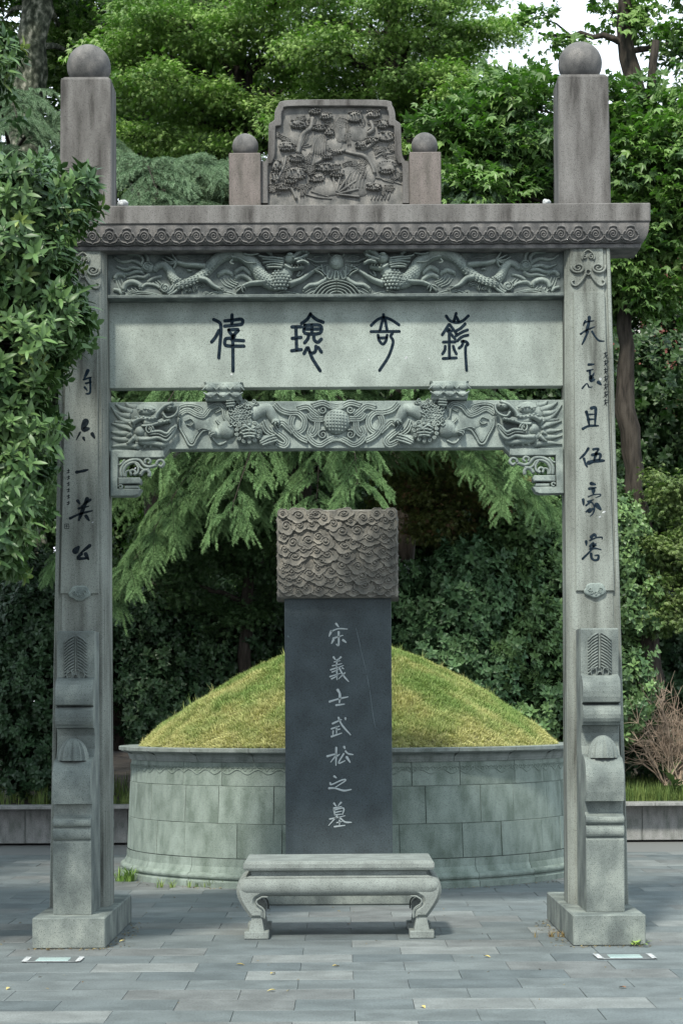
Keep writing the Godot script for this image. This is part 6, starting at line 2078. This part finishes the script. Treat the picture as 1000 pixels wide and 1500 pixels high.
	weed.call("small brownish weeds along the inner side of the right pedestal", Vector3(1.52, 0, 0.35), 14, 0.05, 0.8, Color(0.2, 0.12, 0.06), Color(0.25, 0.2, 0.08))
	# little leafy weed before the right pedestal
	var lw := thing("weed_seedling", "small yellow-green leafy weed growing at the outer front corner of the right pedestal", "weed", Vector3(2.02, 0, 0.94))
	for k in 7:
		var m := MB.new()
		var a := TAU * k / 7.0 + 0.3
		leaf(m, Vector3(0.02 * cos(a) - (0.05 if k > 4 else 0.0), 0.01, 0.02 * sin(a)), Vector3(cos(a), r.randf_range(0.5, 1.2), sin(a)), Vector3.UP, r.randf_range(0.05, 0.08), 0.03, 0.4, 0.2)
		obj("leaf", m, plain(lin(0.2, 0.3, 0.06), 0.5), lw)
	# crumbs of leaf and dust gathered at the foot of the stones
	var lx: Array[Transform3D] = []
	var lc: Array[Color] = []
	for k in 900:
		var p := Vector3.ZERO
		if k % 3 == 0:
			var a := r.randf_range(-1.5, 1.5)
			var q := 2.28 + absf(r.randfn()) * 0.09
			p = TOMB + Vector3(sin(a) * q, 0, cos(a) * q)
		elif k % 3 == 1:
			var e := -1.0 if r.randf() < 0.5 else 1.0
			p = Vector3(e * (1.57 - absf(r.randfn()) * 0.06), 0, r.randf_range(-0.85, 0.9)) if r.randf() < 0.6 else Vector3(e * r.randf_range(1.55, 2.1), 0, 0.905 + absf(r.randfn()) * 0.05)
		else:
			p = Vector3(r.randf_range(-3.2, 3.2), 0, -9.8 + absf(r.randfn()) * 0.5) if r.randf() < 0.75 else Vector3(r.randf_range(-2.5, 2.5), 0, r.randf_range(-3.0, 3.8))
		p.y = 0.004
		lx.append(Transform3D(Basis.from_euler(Vector3(r.randf_range(-0.3, 0.3), r.randf() * TAU, r.randf_range(-0.3, 0.3))).scaled_local(Vector3.ONE * r.randf_range(0.25, 1.0)), p))
		lc.append(Color(0.10, 0.075, 0.05).lerp(Color(0.24, 0.2, 0.1), r.randf()))
	var crumb := MB.new()
	leaf(crumb, Vector3(-0.015, 0, 0), Vector3(1, 0.1, 0), Vector3.UP, 0.03, 0.014, 0.3, 0.4)
	tag(scatter("leaf_litter", crumb.mesh(), M.dry_leaf, lx, lc, self), "brown leaf crumbs and dust gathered along the foot of the tomb wall and pedestals", "litter", "", "stuff")
	# ---- fallen leaves on the paving
	var spots := [[-0.62, 1.85, "fallen yellow leaf on the paving left of the table's left foot"], [0.07, -0.55, "brown fallen leaf lying under the middle of the table"], [-0.38, 3.05, "pale yellow leaf on the paving near the bottom edge, left of the middle"], [0.45, 3.72, "yellow leaf on the paving near the bottom edge, right of the middle"], [-0.02, 1.95, "small pinkish leaf on the paving in front of the table's middle"], [1.62, 3.0, "brown leaf on the paving before the right in-ground light"], [-1.5, 0.5, "yellowish leaf beside the inner side of the left pedestal"], [0.95, 1.5, "small tan leaf on the paving between the table and the right pedestal"], [-0.4, 2.3, "tiny brown leaf on the paving in front of the table's left leg"], [2.25, 2.4, "tan leaf on the paving near the right edge"], [-1.9, 2.9, "dark curled leaf on the paving at the lower left"]]
	for k in spots.size():
		var m := MB.new()
		leaf(m, Vector3(-0.025, 0, 0), Vector3(1, 0.1, 0), Vector3.UP, 0.055, 0.026, 0.2, 0.5)
		var c: Color = [lin(0.34, 0.26, 0.08), lin(0.20, 0.10, 0.05), lin(0.40, 0.34, 0.14), lin(0.42, 0.34, 0.12)][k % 4]
		tag(obj("fallen_leaf", m, plain(c, 0.8), self, Transform3D(Basis(Vector3.UP, k * 1.7), Vector3(spots[k][0], 0.008, spots[k][1]))), spots[k][2], "leaf", "fallen leaves on the paving")


func build_house() -> void:
	var h := thing("brick_building", "red brick building hardly seen through the trees on the right", "building", Vector3(8.2, 0.5, -27.0))
	var m := MB.new()
	m.box(Vector3(0, 5.6, 0), Vector3(13.0, 11.2, 6.0), 0.02)
	obj("wall", m, M.brick_red, h)
	m = MB.new()
	m.loft([PackedVector2Array([Vector2(-6.9, -3.4), Vector2(6.9, -3.4), Vector2(6.9, 3.4), Vector2(-6.9, 3.4)]), PackedVector2Array([Vector2(-5.6, -0.2), Vector2(5.6, -0.2), Vector2(5.6, 0.2), Vector2(-5.6, 0.2)])], [11.2, 13.0])
	obj("roof", m, M.brick_red, h)
	for fl in 3:
		for k in 6:
			m = MB.new()
			m.box(Vector3(-5.2 + k * 2.1, 2.0 + fl * 3.5, 3.0), Vector3(1.2, 1.7, 0.1), 0.01)
			var w := obj("window", m, M.window_frame, h)
			for e in [-1.0, 1.0]:
				m = MB.new()
				m.box(Vector3(-5.2 + k * 2.1 + e * 0.28, 2.0 + fl * 3.5, 3.03), Vector3(0.48, 1.5, 0.06), 0.004)
				obj("pane", m, M.window_glass, w)


func _ready() -> void:
	# ---- camera, sky, sun, exposure
	var cam := Camera3D.new()
	cam.name = "camera"
	cam.projection = Camera3D.PROJECTION_FRUSTUM
	cam.near = 0.1
	cam.far = 400.0
	cam.size = 2.0 * 0.1 * 750.0 / 3000.0
	cam.frustum_offset = Vector2(0.1 / 3000.0, 0.1 * 290.0 / 3000.0)
	cam.position = Vector3(0.02, 1.6, 14.7)
	cam.rotation.z = -0.0055
	add_child(cam)
	cam.current = true
	var env := Environment.new()
	env.background_mode = Environment.BG_SKY
	var sky := ProceduralSkyMaterial.new()
	sky.sky_top_color = Color(0.75, 0.82, 0.86)
	sky.sky_horizon_color = Color(0.89, 0.90, 0.94)
	sky.sky_curve = 0.25
	sky.ground_bottom_color = Color(0.25, 0.27, 0.25)
	sky.ground_horizon_color = Color(0.5, 0.52, 0.52)
	sky.sky_energy_multiplier = 1.25
	sky.sun_angle_max = 3.0
	env.sky = Sky.new()
	env.sky.sky_material = sky
	env.tonemap_mode = Environment.TONE_MAPPER_LINEAR
	env.tonemap_exposure = 1.48
	env.sdfgi_enabled = true
	env.ssao_enabled = true
	env.ssil_enabled = true
	var we := WorldEnvironment.new()
	we.name = "world_environment"
	we.environment = env
	add_child(we)
	var sun := DirectionalLight3D.new()
	sun.name = "sun"
	sun.light_energy = 1.3
	sun.light_color = Color(1.0, 0.98, 0.935)
	sun.light_angular_distance = 6.0
	sun.shadow_enabled = true
	sun.look_at_from_position(Vector3(-0.28, 1.0, 0.76), Vector3.ZERO)
	add_child(sun)
	make_materials()
	build_ground()
	build_tomb()
	build_gate()
	build_table()
	build_house()
	build_plants()
